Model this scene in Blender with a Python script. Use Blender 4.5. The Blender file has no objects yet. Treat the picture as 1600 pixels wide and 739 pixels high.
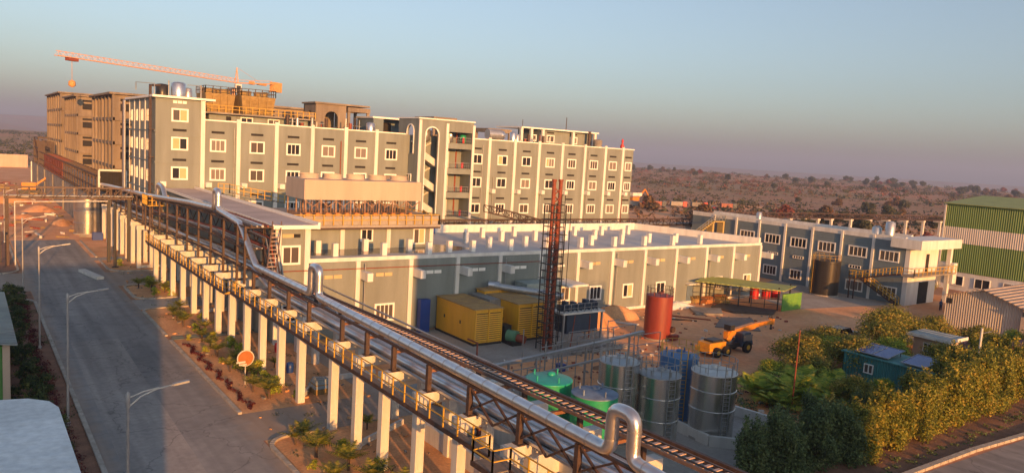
import bpy, math, random
from mathutils import Vector, Matrix
random.seed(7)
sc = bpy.context.scene
C = sc.collection
# ---------------------------------------------------------------- camera, sky, sun, exposure
cam_d = bpy.data.cameras.new('camera'); cam = bpy.data.objects.new('camera', cam_d); C.objects.link(cam)
sc.camera = cam
cam_d.sensor_width = 36.0; cam_d.lens = 36.0*1182/1600; cam_d.clip_end = 40000; cam_d.clip_start = 0.3
R = Matrix(((0.80908974, 0.01714594, -0.58743494), (-0.58463895, 0.12512461, -0.80158664), (0.05975861, 0.99199287, 0.11126122)))
M4 = R.to_4x4(); M4.translation = Vector((0, 0, 20)); cam.matrix_world = M4
HAZE = 2.4e-4
AZ, EL = 0.185, math.radians(8.5)          # sunlight travels towards +y with a little +x
w = bpy.data.worlds.new('World'); sc.world = w; w.use_nodes = True
nt = w.node_tree; bg = nt.nodes['Background']
sky = nt.nodes.new('ShaderNodeTexSky'); sky.sky_type = 'NISHITA'; sky.sun_disc = False
sky.sun_elevation = EL
ang = math.atan2(-AZ, -1)                  # compass direction of the sun seen from the scene, from +y clockwise
sky.sun_rotation = ang % (2*math.pi)
sky.air_density = 1.0; sky.dust_density = 2.4; sky.ozone_density = 2.2; sky.altitude = 300
hs = nt.nodes.new('ShaderNodeHueSaturation'); hs.inputs['Saturation'].default_value = .78; hs.inputs['Value'].default_value = .83
nt.links.new(sky.outputs[0], hs.inputs['Color']); nt.links.new(hs.outputs[0], bg.inputs[0]); bg.inputs[1].default_value = 0.108
sd = bpy.data.lights.new('sun', 'SUN'); so = bpy.data.objects.new('sun', sd); C.objects.link(so)
sd.energy = 3.7; sd.angle = math.radians(0.5); sd.color = (1.0, 0.43, 0.11)
dv = Vector((AZ, 1, -math.tan(EL)*math.hypot(AZ, 1))); so.rotation_euler = dv.to_track_quat('-Z', 'Y').to_euler()
sc.view_settings.view_transform = 'Standard'; sc.view_settings.look = 'None'; sc.view_settings.gamma = 1
sc.view_settings.exposure = 1.32
try: sc.view_settings.use_curve_mapping = False
except Exception: pass
sc.cycles.volume_step_rate = 4; sc.cycles.volume_bounces = 0; sc.cycles.max_bounces = 6
# ---------------------------------------------------------------- helpers
def world_of(o):
    v = Vector((0, 0, 0))
    while o: v = v + o.location; o = o.parent
    return v
class MB:
    def __init__(s): s.v = []; s.f = []; s.m = []; s.sm = []; s.k = 0
    def face(s, pts, sm=False):
        n = len(s.v); s.v += [tuple(p) for p in pts]; s.f.append(tuple(range(n, n+len(pts)))); s.m.append(s.k); s.sm.append(sm)
    def raw(s, vs, fs, sm=False):
        n = len(s.v); s.v += [tuple(p) for p in vs]
        for f in fs: s.f.append(tuple(i+n for i in f)); s.m.append(s.k); s.sm.append(sm)
    def box(s, x0, x1, y0, y1, z0, z1):
        if x0 > x1: x0, x1 = x1, x0
        if y0 > y1: y0, y1 = y1, y0
        if z0 > z1: z0, z1 = z1, z0
        s.raw([(x0,y0,z0),(x1,y0,z0),(x1,y1,z0),(x0,y1,z0),(x0,y0,z1),(x1,y0,z1),(x1,y1,z1),(x0,y1,z1)],
              [(0,3,2,1),(4,5,6,7),(0,1,5,4),(1,2,6,5),(2,3,7,6),(3,0,4,7)])
        return s
    def prism(s, poly, z0, z1):
        n = len(poly)
        s.raw([(x, y, z0) for x, y in poly]+[(x, y, z1) for x, y in poly],
              [tuple(range(n-1, -1, -1)), tuple(range(n, 2*n))]+[(i, (i+1) % n, n+(i+1) % n, n+i) for i in range(n)])
        return s
    def beam(s, p, q, w=.1, h=None):
        h = h or w; p = Vector(p); q = Vector(q); d = (q-p).normalized()
        up = Vector((0, 0, 1)) if abs(d.z) < .95 else Vector((0, 1, 0))
        a = d.cross(up).normalized()*(w/2); b = a.cross(d).normalized()*(h/2)
        vs = [p-a-b, p+a-b, p+a+b, p-a+b, q-a-b, q+a-b, q+a+b, q-a+b]
        s.raw(vs, [(0,1,2,3),(7,6,5,4),(0,4,5,1),(1,5,6,2),(2,6,7,3),(3,7,4,0)]); return s
    def tube(s, pts, r, n=10, cap=True, r1=None):
        pts = [Vector(p) for p in pts]; N = len(pts); rings = []; vs = []; a = None
        for i, p in enumerate(pts):
            d = ((pts[min(i+1, N-1)]-p).normalized()+(p-pts[max(i-1, 0)]).normalized()).normalized()
            if a is None:
                up = Vector((0, 0, 1)) if abs(d.z) < .9 else Vector((1, 0, 0)); a = d.cross(up).normalized()
            else: a = (a-d*a.dot(d)).normalized()
            b = d.cross(a); rr = r if r1 is None else r+(r1-r)*i/(N-1)
            for k in range(n):
                t = 2*math.pi*k/n; vs.append(p+a*(rr*math.cos(t))+b*(rr*math.sin(t)))
        fs = [(i*n+k, i*n+(k+1) % n, (i+1)*n+(k+1) % n, (i+1)*n+k) for i in range(N-1) for k in range(n)]
        s.raw(vs, fs, True)
        if cap: s.face([vs[k] for k in range(n)][::-1]); s.face([vs[(N-1)*n+k] for k in range(n)])
        return s
    def lathe(s, cx, cy, prof, n=24, cap=True):
        vs = [(cx+r*math.cos(2*math.pi*k/n), cy+r*math.sin(2*math.pi*k/n), z) for r, z in prof for k in range(n)]
        N = len(prof)
        s.raw(vs, [(i*n+k, i*n+(k+1) % n, (i+1)*n+(k+1) % n, (i+1)*n+k) for i in range(N-1) for k in range(n)], True)
        if cap: s.face([vs[k] for k in range(n)][::-1]); s.face([vs[(N-1)*n+k] for k in range(n)])
        return s
    def build(s, name, mat, parent=None, origin=None):
        me = bpy.data.meshes.new(name)
        if parent is not None: off = world_of(parent)
        elif origin is not None: off = Vector(origin)
        else:
            xs = [p[0] for p in s.v]; ys = [p[1] for p in s.v]; zs = [p[2] for p in s.v]
            off = Vector(((min(xs)+max(xs))/2, (min(ys)+max(ys))/2, min(zs)))
        me.from_pydata([(p[0]-off.x, p[1]-off.y, p[2]-off.z) for p in s.v], [], s.f)
        for m in (mat if isinstance(mat, (list, tuple)) else [mat]): me.materials.append(m)
        me.polygons.foreach_set('material_index', s.m); me.polygons.foreach_set('use_smooth', s.sm); me.update()
        o = bpy.data.objects.new(name, me); C.objects.link(o)
        if parent is not None: o.parent = parent
        else: o.location = off
        return o
def tag(o, label=None, cat=None, group=None, kind=None):
    if label: o['label'] = label
    if cat: o['category'] = cat
    if group: o['group'] = group
    if kind: o['kind'] = kind
    return o
def thing(name, loc, label, cat, group=None):
    o = bpy.data.objects.new(name, None); o.empty_display_size = .3; C.objects.link(o); o.location = loc
    return tag(o, label, cat, group)
def copy_tree(o, parent=None):
    c = o.copy(); C.objects.link(c)
    if parent is not None: c.parent = parent
    for ch in list(o.children): copy_tree(ch, c)
    return c
def again(o, loc, label, rz=None, group=None, scale=None):
    c = copy_tree(o); c.location = loc; c['label'] = label
    if rz is not None: c.rotation_euler = (0, 0, rz)
    if group: c['group'] = group
    if scale: c.scale = scale if isinstance(scale, tuple) else (scale,)*3
    return c
ORD = ['first','second','third','fourth','fifth','sixth','seventh','eighth','ninth','tenth','eleventh','twelfth','thirteenth','fourteenth','fifteenth','sixteenth','seventeenth','eighteenth','nineteenth','twentieth']
for _t, _n in (('twenty', 'thirtieth'), ('thirty', 'fortieth'), ('forty', 'fiftieth'), ('fifty', 'sixtieth'), ('sixty', 'seventieth'), ('seventy', 'eightieth'), ('eighty', 'ninetieth')): ORD += [_t+'-'+o for o in ORD[:9]]+[_n]
def nth(i, n, last='farthest'): return ORD[i]
# ---------------------------------------------------------------- materials
def mat(name, col, rough=.8, metal=0., var=.12, scale=1.5, col2=None, thr=.55, bump=0., bscale=20, streak=False, spec=None, worldc=False, fine=0.):
    m = bpy.data.materials.new(name); m.use_nodes = True; t = m.node_tree; N = t.nodes; L = t.links
    b = N['Principled BSDF']; b.inputs['Roughness'].default_value = rough; b.inputs['Metallic'].default_value = metal
    if spec is not None: b.inputs['Specular IOR Level'].default_value = spec
    if worldc: g = N.new('ShaderNodeNewGeometry'); co = g.outputs['Position']
    else: g = N.new('ShaderNodeTexCoord'); co = g.outputs['Object']
    mp = N.new('ShaderNodeMapping'); L.new(co, mp.inputs[0])
    if streak: mp.inputs['Scale'].default_value = (1, 1, .12)
    n = N.new('ShaderNodeTexNoise'); n.inputs['Scale'].default_value = scale; n.inputs['Detail'].default_value = 6; n.inputs['Roughness'].default_value = .6
    L.new(mp.outputs[0], n.inputs['Vector'])
    r = N.new('ShaderNodeValToRGB'); L.new(n.outputs['Fac'], r.inputs[0])
    c2 = col2 or tuple(c*(1-2*var) for c in col)
    r.color_ramp.elements[0].position = thr-.2; r.color_ramp.elements[1].position = thr+.15
    r.color_ramp.elements[0].color = (*c2, 1); r.color_ramp.elements[1].color = (*col, 1)
    out = r.outputs[0]
    if fine:
        n3 = N.new('ShaderNodeTexNoise'); n3.inputs['Scale'].default_value = scale*14; n3.inputs['Detail'].default_value = 3
        L.new(co, n3.inputs['Vector']); mr = N.new('ShaderNodeMapRange'); mr.inputs[1].default_value = .3; mr.inputs[2].default_value = .7
        mr.inputs[3].default_value = 1-fine; mr.inputs[4].default_value = 1+fine*.6; L.new(n3.outputs['Fac'], mr.inputs[0])
        mx = N.new('ShaderNodeVectorMath'); mx.operation = 'SCALE'; L.new(out, mx.inputs[0]); L.new(mr.outputs[0], mx.inputs['Scale']); out = mx.outputs[0]
    L.new(out, b.inputs['Base Color'])
    if bump:
        n2 = N.new('ShaderNodeTexNoise'); n2.inputs['Scale'].default_value = bscale; n2.inputs['Detail'].default_value = 4; L.new(co, n2.inputs['Vector'])
        bp = N.new('ShaderNodeBump'); bp.inputs['Strength'].default_value = bump; bp.inputs['Distance'].default_value = .05
        L.new(n2.outputs['Fac'], bp.inputs['Height']); L.new(bp.outputs[0], b.inputs['Normal'])
    return m
def corrugated(name, col, axis, period=.25, rough=.5, streakcol=None, metal=0.):
    m = mat(name, col, rough, metal, scale=.6, col2=streakcol, streak=True); t = m.node_tree; N = t.nodes; L = t.links
    g = N.new('ShaderNodeNewGeometry'); s = N.new('ShaderNodeSeparateXYZ'); L.new(g.outputs['Position'], s.inputs[0])
    mu = N.new('ShaderNodeMath'); mu.operation = 'MULTIPLY'; mu.inputs[1].default_value = 2*math.pi/period; L.new(s.outputs[axis], mu.inputs[0])
    si = N.new('ShaderNodeMath'); si.operation = 'SINE'; L.new(mu.outputs[0], si.inputs[0])
    bp = N.new('ShaderNodeBump'); bp.inputs['Strength'].default_value = 1; bp.inputs['Distance'].default_value = .06
    L.new(si.outputs[0], bp.inputs['Height']); L.new(bp.outputs[0], N['Principled BSDF'].inputs['Normal']); return m
def leafmat(name, a, b_, dry=None, tr=.35):
    m = bpy.data.materials.new(name); m.use_nodes = True; t = m.node_tree; N = t.nodes; L = t.links; P = N['Principled BSDF']
    g = N.new('ShaderNodeNewGeometry'); oi = N.new('ShaderNodeObjectInfo')
    n = N.new('ShaderNodeTexNoise'); n.inputs['Scale'].default_value = 1.1; n.inputs['Detail'].default_value = 3; L.new(g.outputs['Position'], n.inputs['Vector'])
    ad = N.new('ShaderNodeMath'); ad.operation = 'ADD'; L.new(n.outputs['Fac'], ad.inputs[0])
    rm = N.new('ShaderNodeMath'); rm.operation = 'MULTIPLY_ADD'; rm.inputs[1].default_value = .5; rm.inputs[2].default_value = -.25; L.new(g.outputs['Random Per Island'], rm.inputs[0])
    L.new(rm.outputs[0], ad.inputs[1])
    r = N.new('ShaderNodeValToRGB'); r.color_ramp.elements[0].position = .3; r.color_ramp.elements[0].color = (*a, 1)
    r.color_ramp.elements[1].position = .6; r.color_ramp.elements[1].color = (*b_, 1)
    if dry: e = r.color_ramp.elements.new(.78); e.color = (*dry, 1)
    L.new(ad.outputs[0], r.inputs[0]); L.new(r.outputs[0], P.inputs['Base Color']); P.inputs['Roughness'].default_value = .65
    P.inputs['Specular IOR Level'].default_value = .25
    td = N.new('ShaderNodeBsdfTranslucent'); L.new(r.outputs[0], td.inputs[0]); mx = N.new('ShaderNodeMixShader'); mx.inputs[0].default_value = tr
    L.new(P.outputs[0], mx.inputs[1]); L.new(td.outputs[0], mx.inputs[2]); L.new(mx.outputs[0], N['Material Output'].inputs['Surface']); return m
W_grey = mat('grey_wall_paint', (.238,.268,.255), .75, var=.13, scale=.55, streak=True, fine=.05)
W_blue = mat('shaded_blue_grey_wall', (.17,.225,.255), .75, var=.07, scale=.35, streak=True, fine=.05)  # bluer and darker than the grey paint: wall shade put into the colour
W_white = mat('white_paint', (.78,.77,.73), .6, var=.11, scale=1.2, streak=True, fine=.04)
W_cream = mat('cream_casing', (.52,.42,.33), .7, var=.08, scale=.7, streak=True, fine=.05)
W_beam = mat('white_concrete', (.68,.66,.61), .75, var=.12, scale=1.4, streak=True, fine=.06)
Conc = mat('raw_concrete', (.29,.24,.185), .9, col2=(.17,.14,.11), scale=.5, streak=True, fine=.12, bump=.3, bscale=3)
ConcD = mat('weathered_concrete', (.33,.30,.26), .9, col2=(.17,.155,.14), scale=.35, fine=.15, bump=.3, bscale=3)
ConcP = mat('pale_concrete_slab', (.40,.37,.33), .9, col2=(.28,.25,.22), scale=.25, fine=.12, worldc=True)
RoofM = mat('pale_roof_screed', (.52,.51,.50), .55, col2=(.38,.385,.39), scale=.12, thr=.5, fine=.05, worldc=True)
Trim = mat('window_frame_white', (.84,.83,.79), .45, var=.03)
Glass = bpy.data.materials.new('dark_window_glass'); Glass.use_nodes = True
_p = Glass.node_tree.nodes['Principled BSDF']; _p.inputs['Roughness'].default_value = .12
_oi = Glass.node_tree.nodes.new('ShaderNodeObjectInfo'); _r = Glass.node_tree.nodes.new('ShaderNodeValToRGB'); _r.color_ramp.interpolation = 'CONSTANT'
_r.color_ramp.elements[0].color = (.025,.025,.03,1); _r.color_ramp.elements[1].position = .4; _r.color_ramp.elements[1].color = (.10,.085,.075,1)
_e = _r.color_ramp.elements.new(.7); _e.color = (.22,.19,.17,1)
Glass.node_tree.links.new(_oi.outputs['Random'], _r.inputs[0]); Glass.node_tree.links.new(_r.outputs[0], _p.inputs['Base Color'])
Board = mat('yellow_board', (.58,.46,.25), .8, var=.1)
Dark = mat('dark_interior', (.03,.027,.025), .9, var=.2)  # near-black panels: shade inside openings and vents is put in as colour
def add_wear(m, edge=None):
    t = m.node_tree; N = t.nodes; L = t.links; P = N['Principled BSDF']; src = P.inputs['Base Color'].links[0].from_socket
    g = N.new('ShaderNodeNewGeometry'); mp = N.new('ShaderNodeMapping'); mp.inputs['Scale'].default_value = (.9, .035, 1); L.new(g.outputs['Position'], mp.inputs[0])
    n = N.new('ShaderNodeTexNoise'); n.inputs['Scale'].default_value = 1; n.inputs['Detail'].default_value = 4; L.new(mp.outputs[0], n.inputs['Vector'])
    a = N.new('ShaderNodeMapRange'); a.inputs[1].default_value = .35; a.inputs[2].default_value = .65; a.inputs[3].default_value = .8; a.inputs[4].default_value = 1.15; L.new(n.outputs['Fac'], a.inputs[0])
    v = N.new('ShaderNodeTexVoronoi'); v.feature = 'DISTANCE_TO_EDGE'; v.inputs['Scale'].default_value = .16
    n2 = N.new('ShaderNodeTexNoise'); n2.inputs['Scale'].default_value = .8; n2.inputs['Detail'].default_value = 4; L.new(g.outputs['Position'], n2.inputs['Vector'])
    ad = N.new('ShaderNodeVectorMath'); ad.operation = 'MULTIPLY_ADD'; ad.inputs[1].default_value = (2.2, 2.2, 2.2); L.new(n2.outputs['Color'], ad.inputs[0]); L.new(g.outputs['Position'], ad.inputs[2]); L.new(ad.outputs[0], v.inputs['Vector'])
    c = N.new('ShaderNodeMapRange'); c.inputs[1].default_value = 0; c.inputs[2].default_value = .012; c.inputs[3].default_value = .62; c.inputs[4].default_value = 1; L.new(v.outputs['Distance'], c.inputs[0])
    s = N.new('ShaderNodeTexNoise'); s.inputs['Scale'].default_value = .35; s.inputs['Detail'].default_value = 5; L.new(g.outputs['Position'], s.inputs['Vector'])
    s2 = N.new('ShaderNodeMapRange'); s2.inputs[1].default_value = .62; s2.inputs[2].default_value = .72; s2.inputs[3].default_value = 1; s2.inputs[4].default_value = .72; L.new(s.outputs['Fac'], s2.inputs[0])
    m1 = N.new('ShaderNodeMath'); m1.operation = 'MULTIPLY'; L.new(a.outputs[0], m1.inputs[0]); L.new(c.outputs[0], m1.inputs[1])
    m2 = N.new('ShaderNodeMath'); m2.operation = 'MULTIPLY'; L.new(m1.outputs[0], m2.inputs[0]); L.new(s2.outputs[0], m2.inputs[1])
    o = N.new('ShaderNodeVectorMath'); o.operation = 'SCALE'; L.new(src, o.inputs[0]); L.new(m2.outputs[0], o.inputs['Scale']); L.new(o.outputs[0], P.inputs['Base Color'])
    if edge:
        sx = N.new('ShaderNodeSeparateXYZ'); L.new(g.outputs['Position'], sx.inputs[0])
        d1 = N.new('ShaderNodeMath'); d1.operation = 'SUBTRACT'; d1.inputs[1].default_value = edge; L.new(sx.outputs[0], d1.inputs[0])
        d2 = N.new('ShaderNodeMath'); d2.operation = 'ABSOLUTE'; L.new(d1.outputs[0], d2.inputs[0])
        d3 = N.new('ShaderNodeMath'); d3.operation = 'MULTIPLY_ADD'; d3.inputs[1].default_value = 2.2; L.new(n2.outputs['Fac'], d3.inputs[0]); L.new(d2.outputs[0], d3.inputs[2])
        d4 = N.new('ShaderNodeMapRange'); d4.inputs[1].default_value = 4.7; d4.inputs[2].default_value = 6.1; d4.inputs[3].default_value = 0; d4.inputs[4].default_value = .5; L.new(d3.outputs[0], d4.inputs[0])
        mm = N.new('ShaderNodeMixRGB'); mm.inputs[2].default_value = (.40, .27, .17, 1); L.new(d4.outputs[0], mm.inputs[0]); L.new(o.outputs[0], mm.inputs[1]); L.new(mm.outputs[0], P.inputs['Base Color'])
Steel = mat('brown_steel', (.085,.05,.038), .6, metal=.0, var=.25, scale=3)
SteelR = mat('red_oxide_steel', (.30,.07,.035), .65, var=.2, scale=3)
SteelG = mat('grey_galvanised_steel', (.36,.37,.38), .45, metal=.5, var=.12, scale=4)
Alu = mat('aluminium_cladding', (.78,.75,.74), .30, metal=.9, var=.07, scale=2.5, bump=.12, bscale=4)
AluD = mat('dull_silver_cladding', (.62,.62,.62), .38, metal=.75, var=.12, scale=1.5)
SSteel = mat('stainless_steel', (.74,.73,.69), .24, metal=.93, var=.13, scale=1.1, streak=True, bump=.1, bscale=1.5)
Yel = mat('yellow_rail_paint', (.58,.35,.04), .5, var=.08)
YelB = mat('ochre_genset_paint', (.85,.45,.035), .45, col2=(.68,.34,.03), scale=1.2, streak=True)
YelRoof = mat('dusty_ochre_roof', (.48,.30,.10), .8, col2=(.32,.20,.09), scale=.8, fine=.1)
Green = mat('green_fibreglass', (.02,.36,.17), .35, col2=(.02,.27,.13), scale=1)
GreenTop = mat('teal_green_lid', (.02,.40,.30), .4, var=.1)
BluePl = mat('blue_plastic', (.015,.06,.28), .4, var=.08)
TankBlue = mat('blue_tank_paint', (.06,.19,.42), .5, col2=(.05,.13,.28), scale=1.2, streak=True)
Red = mat('red_oxide_tank_paint', (.30,.045,.028), .5, col2=(.19,.035,.025), scale=1, streak=True, fine=.06)
RedS = mat('bright_red_paint', (.6,.02,.02), .45, var=.08)
NavyP = mat('navy_panel', (.035,.06,.10), .5, var=.15)
Black = mat('black_tank', (.05,.045,.04), .35, metal=.3, var=.2, streak=True)
BlackP = mat('black_pole_paint', (.03,.03,.032), .5, var=.1)
Wood = mat('timber_louvres', (.36,.25,.09), .85, col2=(.24,.16,.06), scale=1.5)
WoodP = mat('orange_timber', (.55,.22,.06), .8, col2=(.40,.17,.06), scale=2)
Asph = mat('asphalt', (.31,.29,.27), .85, col2=(.21,.20,.19), scale=.09, thr=.5, fine=.12, bump=.2, bscale=30, worldc=True)
AsphP = mat('patched_asphalt', (.36,.325,.29), .88, col2=(.28,.255,.235), scale=.2, thr=.5, fine=.12, worldc=True)
AsphL = mat('lower_asphalt', (.30,.27,.25), .85, col2=(.21,.19,.18), scale=.09, thr=.5, fine=.12, bump=.2, bscale=30, worldc=True); add_wear(AsphL)
add_wear(Asph, 11.2); add_wear(AsphP)
Kerb = mat('kerb_concrete', (.50,.45,.38), .85, col2=(.32,.28,.23), scale=1.5, fine=.1, worldc=True)
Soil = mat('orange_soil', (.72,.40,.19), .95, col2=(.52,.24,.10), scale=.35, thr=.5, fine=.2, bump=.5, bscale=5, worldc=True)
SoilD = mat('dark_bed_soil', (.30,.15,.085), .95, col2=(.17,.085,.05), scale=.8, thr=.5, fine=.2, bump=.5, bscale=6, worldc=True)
SoilY = mat('sandy_yard_soil', (.78,.42,.22), .95, col2=(.62,.26,.10), scale=.14, thr=.5, fine=.14, bump=.4, bscale=4, worldc=True)
GreenSheet = corrugated('green_corrugated_sheet', (.10,.21,.04), 1, .36, .45, (.07,.16,.03))
WhiteSheet = corrugated('pale_corrugated_sheet', (.62,.58,.54), 1, .36, .5, (.52,.48,.45))
OldSheet = corrugated('weathered_corrugated_sheet', (.50,.46,.41), 1, .3, .6, (.40,.36,.32))
RoofGreen = corrugated('yellow_green_roof_sheet', (.38,.42,.10), 0, .5, .5)
TanRoof = corrugated('tan_roof_sheet', (.52,.40,.30), 1, .6, .6, (.38,.29,.22))
TealSheet = corrugated('teal_container_sheet', (.05,.27,.26), 1, .3, .5, (.04,.19,.20))
SlateSheet = corrugated('grey_blue_roof_sheet', (.30,.36,.38), 1, .5, .4)
Solar = mat('solar_panel', (.10,.13,.32), .2, var=.1)
MaroonM = mat('maroon_roof', (.22,.03,.03), .6, var=.15)
Rubber = mat('tyre_rubber', (.02,.02,.02), .8, var=.1)
BarkM = mat('bark', (.12,.08,.055), .9, var=.2, scale=4)
SkinM = mat('skin', (.24,.13,.08), .6, var=.05); ClothB = mat('blue_shirt', (.05,.10,.22), .9); ClothD = mat('dark_clothing', (.03,.03,.035), .9)
L_dark = leafmat('shaded_hedge_leaves', (.06,.095,.04), (.15,.21,.08), (.22,.27,.11))  # hedge leaves at the shaded end, the shade put into the colour
L_hedge = leafmat('sunlit_hedge_leaves', (.09,.12,.02), (.30,.30,.045), (.55,.41,.08))  # lit counterpart of the shaded hedge leaves, low sun put into the gold
L_palm = leafmat('yellow_green_fronds', (.15,.24,.03), (.42,.48,.06), (.58,.48,.07))
L_tree = leafmat('mixed_tree_leaves', (.10,.13,.03), (.34,.33,.06), (.55,.36,.08))
L_bush = leafmat('bedding_leaves', (.04,.065,.03), (.11,.15,.045), (.2,.18,.06))
L_far = leafmat('dry_scrub_leaves', (.10,.08,.045), (.20,.13,.065), (.30,.15,.08))
L_fard = leafmat('far_dark_leaves', (.045,.06,.035), (.10,.105,.055), (.15,.12,.06))
L_red = leafmat('red_blossom', (.14,.06,.045), (.32,.10,.075), (.38,.15,.10))
L_mar = leafmat('maroon_leaves', (.05,.008,.012), (.16,.02,.025), (.2,.05,.03))
L_pink = leafmat('pink_white_blossom', (.35,.10,.18), (.5,.35,.38), (.6,.55,.5))
# ---------------------------------------------------------------- terrain, roads, beds
def sstep(a, b, t): t = max(0, min(1, (t-a)/(b-a))); return t*t*(3-2*t)
def terrain(x, y):
    r = math.hypot(x, y); a = math.atan2(x, y)
    h = -36*sstep(1500, 3200, r)
    n = math.sin(a*7+1.3)*.5+math.sin(a*17+.4)*.3+math.sin(a*31)*.2
    h += sstep(700, 1300, r)*(1-sstep(1500, 1900, r))*(3.0*n+1)
    h += sstep(5200, 6600, r)*(1-sstep(7400, 9000, r))*(60+70*max(0, math.sin(a*5+.2)*.6+math.sin(a*13+1)*.4))*(.4+.6*sstep(-.5, .3, -a+.35))
    if a < .15: h += sstep(3500, 4700, r)*(1-sstep(5000, 6500, r))*(95+25*math.sin(a*19))*sstep(-.9, -.25, a)*(1-sstep(-.06, .12, a))
    h += sstep(300, 600, r)*1.2*(math.sin(x*.011)+math.sin(y*.013+x*.004))*(1-sstep(1800, 3000, r))
    return h
radii = [0, 60, 140, 220, 300]+[300*1.07**k for k in range(1, 55)]
NS = 240; vs = [(0, 0, 0)]; fs = []
for i, r in enumerate(radii[1:]):
    for k in range(NS):
        a = 2*math.pi*k/NS; x, y = r*math.sin(a), r*math.cos(a); vs.append((x, y, terrain(x, y)))
for k in range(NS): fs.append((0, 1+(k+1) % NS, 1+k))
for i in range(len(radii)-2):
    for k in range(NS): a = 1+i*NS+k; b = 1+i*NS+(k+1) % NS; fs.append((a, b, b+NS, a+NS))
def ground_mat():
    m = mat('dry_plain', (.46,.215,.125), .95, col2=(.34,.175,.10), scale=.02, thr=.5, fine=.0, worldc=True)
    t = m.node_tree; N = t.nodes; L = t.links; P = N['Principled BSDF']; src = P.inputs['Base Color'].links[0].from_socket
    g = N.new('ShaderNodeNewGeometry'); n = N.new('ShaderNodeTexNoise'); n.inputs['Scale'].default_value = .004; n.inputs['Detail'].default_value = 8; n.inputs['Roughness'].default_value = .65
    L.new(g.outputs['Position'], n.inputs['Vector'])
    r = N.new('ShaderNodeValToRGB'); r.color_ramp.elements[0].position = .42; r.color_ramp.elements[0].color = (0,0,0,1); r.color_ramp.elements[1].position = .58
    L.new(n.outputs['Fac'], r.inputs[0])
    mx = N.new('ShaderNodeMixRGB'); mx.inputs[2].default_value = (.30,.19,.09,1); L.new(r.outputs[0], mx.inputs[0]); L.new(src, mx.inputs[1])
    n2 = N.new('ShaderNodeTexNoise'); n2.inputs['Scale'].default_value = .12; n2.inputs['Detail'].default_value = 8; n2.inputs['Roughness'].default_value = .75; L.new(g.outputs['Position'], n2.inputs['Vector'])
    mr = N.new('ShaderNodeMapRange'); mr.inputs[1].default_value = .35; mr.inputs[2].default_value = .65; mr.inputs[3].default_value = .78; mr.inputs[4].default_value = 1.2; L.new(n2.outputs['Fac'], mr.inputs[0])
    sc_ = N.new('ShaderNodeVectorMath'); sc_.operation = 'SCALE'; L.new(mx.outputs[0], sc_.inputs[0]); L.new(mr.outputs[0], sc_.inputs['Scale'])
    L.new(sc_.outputs[0], P.inputs['Base Color']); return m
g_ = MB(); g_.raw(vs, fs, True); tag(g_.build('ground', ground_mat(), origin=(0, 0, 0)), kind='structure')
def sheet(name, polys, m, z):
    b = MB()
    for p in polys: b.face([(x, y, z) for x, y in p])
    return tag(b.build(name, m, origin=(0, 0, 0)), kind='structure')
def rect(x0, x1, y0, y1): return [(x0, y0), (x1, y0), (x1, y1), (x0, y1)]
sheet('yard', [rect(28, 135, 24, 118)], SoilY, .004)
sheet('far_yard', [rect(125, 330, 118, 262)], SoilY, .004)
sheet('site_ground', [rect(-60, 135, 125, 420)], SoilY, .003)
beds = [(16.0, 28, 14, 48.2), (16.0, 26, 53.7, 76.3), (16.0, 26, 78.0, 91), (16.4, 26, 96.6, 106), (16.6, 26, 116.6, 127.5), (16.6, 25, 130.5, 142)]
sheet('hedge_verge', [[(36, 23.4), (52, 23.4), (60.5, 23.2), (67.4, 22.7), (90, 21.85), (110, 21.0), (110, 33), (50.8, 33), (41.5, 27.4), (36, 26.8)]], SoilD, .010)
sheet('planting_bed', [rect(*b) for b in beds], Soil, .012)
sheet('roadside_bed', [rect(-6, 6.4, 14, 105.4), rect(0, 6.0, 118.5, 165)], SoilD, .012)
def arc(cx, cy, r, a0, a1, n=8): return [(cx+r*math.cos(math.radians(a0+(a1-a0)*i/n)), cy+r*math.sin(math.radians(a0+(a1-a0)*i/n))) for i in range(n+1)]
sheet('road', [rect(6.5, 15.9, 12, 152), rect(15.9, 40, 48.2, 53.7), rect(15.9, 27, 106, 116.6), rect(-40, 6.5, 105.4, 118.5), rect(26.05, 28, 53.7, 106)], Asph, .008)
sheet('patched_road', [[(7.4, 44), (11.5, 44), (11.9, 79), (7.9, 79)]], AsphP, .012)
sheet('concrete_apron', [rect(15.9, 26, 91, 96.6), rect(15.9, 24, 127.5, 130.5)], ConcP, .0095)
sheet('lower_road', [[(25, 6), (160, 2), (160, 20.8), (67, 22.1), (52, 22.9), (38, 23.0), (25, 23.0)]], AsphL, .008)
sheet('genset_yard', [rect(33, 57, 56, 71)], ConcP, .012)
sheet('lab_road', [[(96, 62), (117.4, 58), (117.4, 80), (101, 76)]], ConcP, .010)
def kerb_run(pts, label, seg=1.0, w=.28, h=.16, gap=.03, m=Kerb):
    b = MB()
    for p, q in zip(pts, pts[1:]):
        p = Vector((*p, 0)); q = Vector((*q, 0)); L_ = (q-p).length; n = max(1, int(L_/seg)); d = (q-p)/n
        for i in range(n):
            a = p+d*i; c = p+d*(i+1)-(q-p).normalized()*gap
            b.beam(a+Vector((0, 0, h/2+random.uniform(-.006, .006))), c+Vector((0, 0, h/2)), w, h)
    return tag(b.build('kerb', m), label, 'kerb', 'kerbs of the roads')
kerb_run([(6.45, 14), (6.45, 98)]+arc(3.4, 98, 3.05, 0, 90)+[(-8, 101.05)], 'long pale kerb along the left side of the road beside the dark bed')
kerb_run([(6.0, 165), (6.0, 122)]+arc(3.5, 121, 2.5, 0, -90)+[(-8, 118.5)], 'kerb on the left of the road beyond the side road')
kerb_run([(16.0, 14), (16.0, 46.5)]+arc(17.7, 46.5, 1.7, 180, 90)+[(20, 48.2)], 'kerb at the bottom right of the road before the junction')
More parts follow.
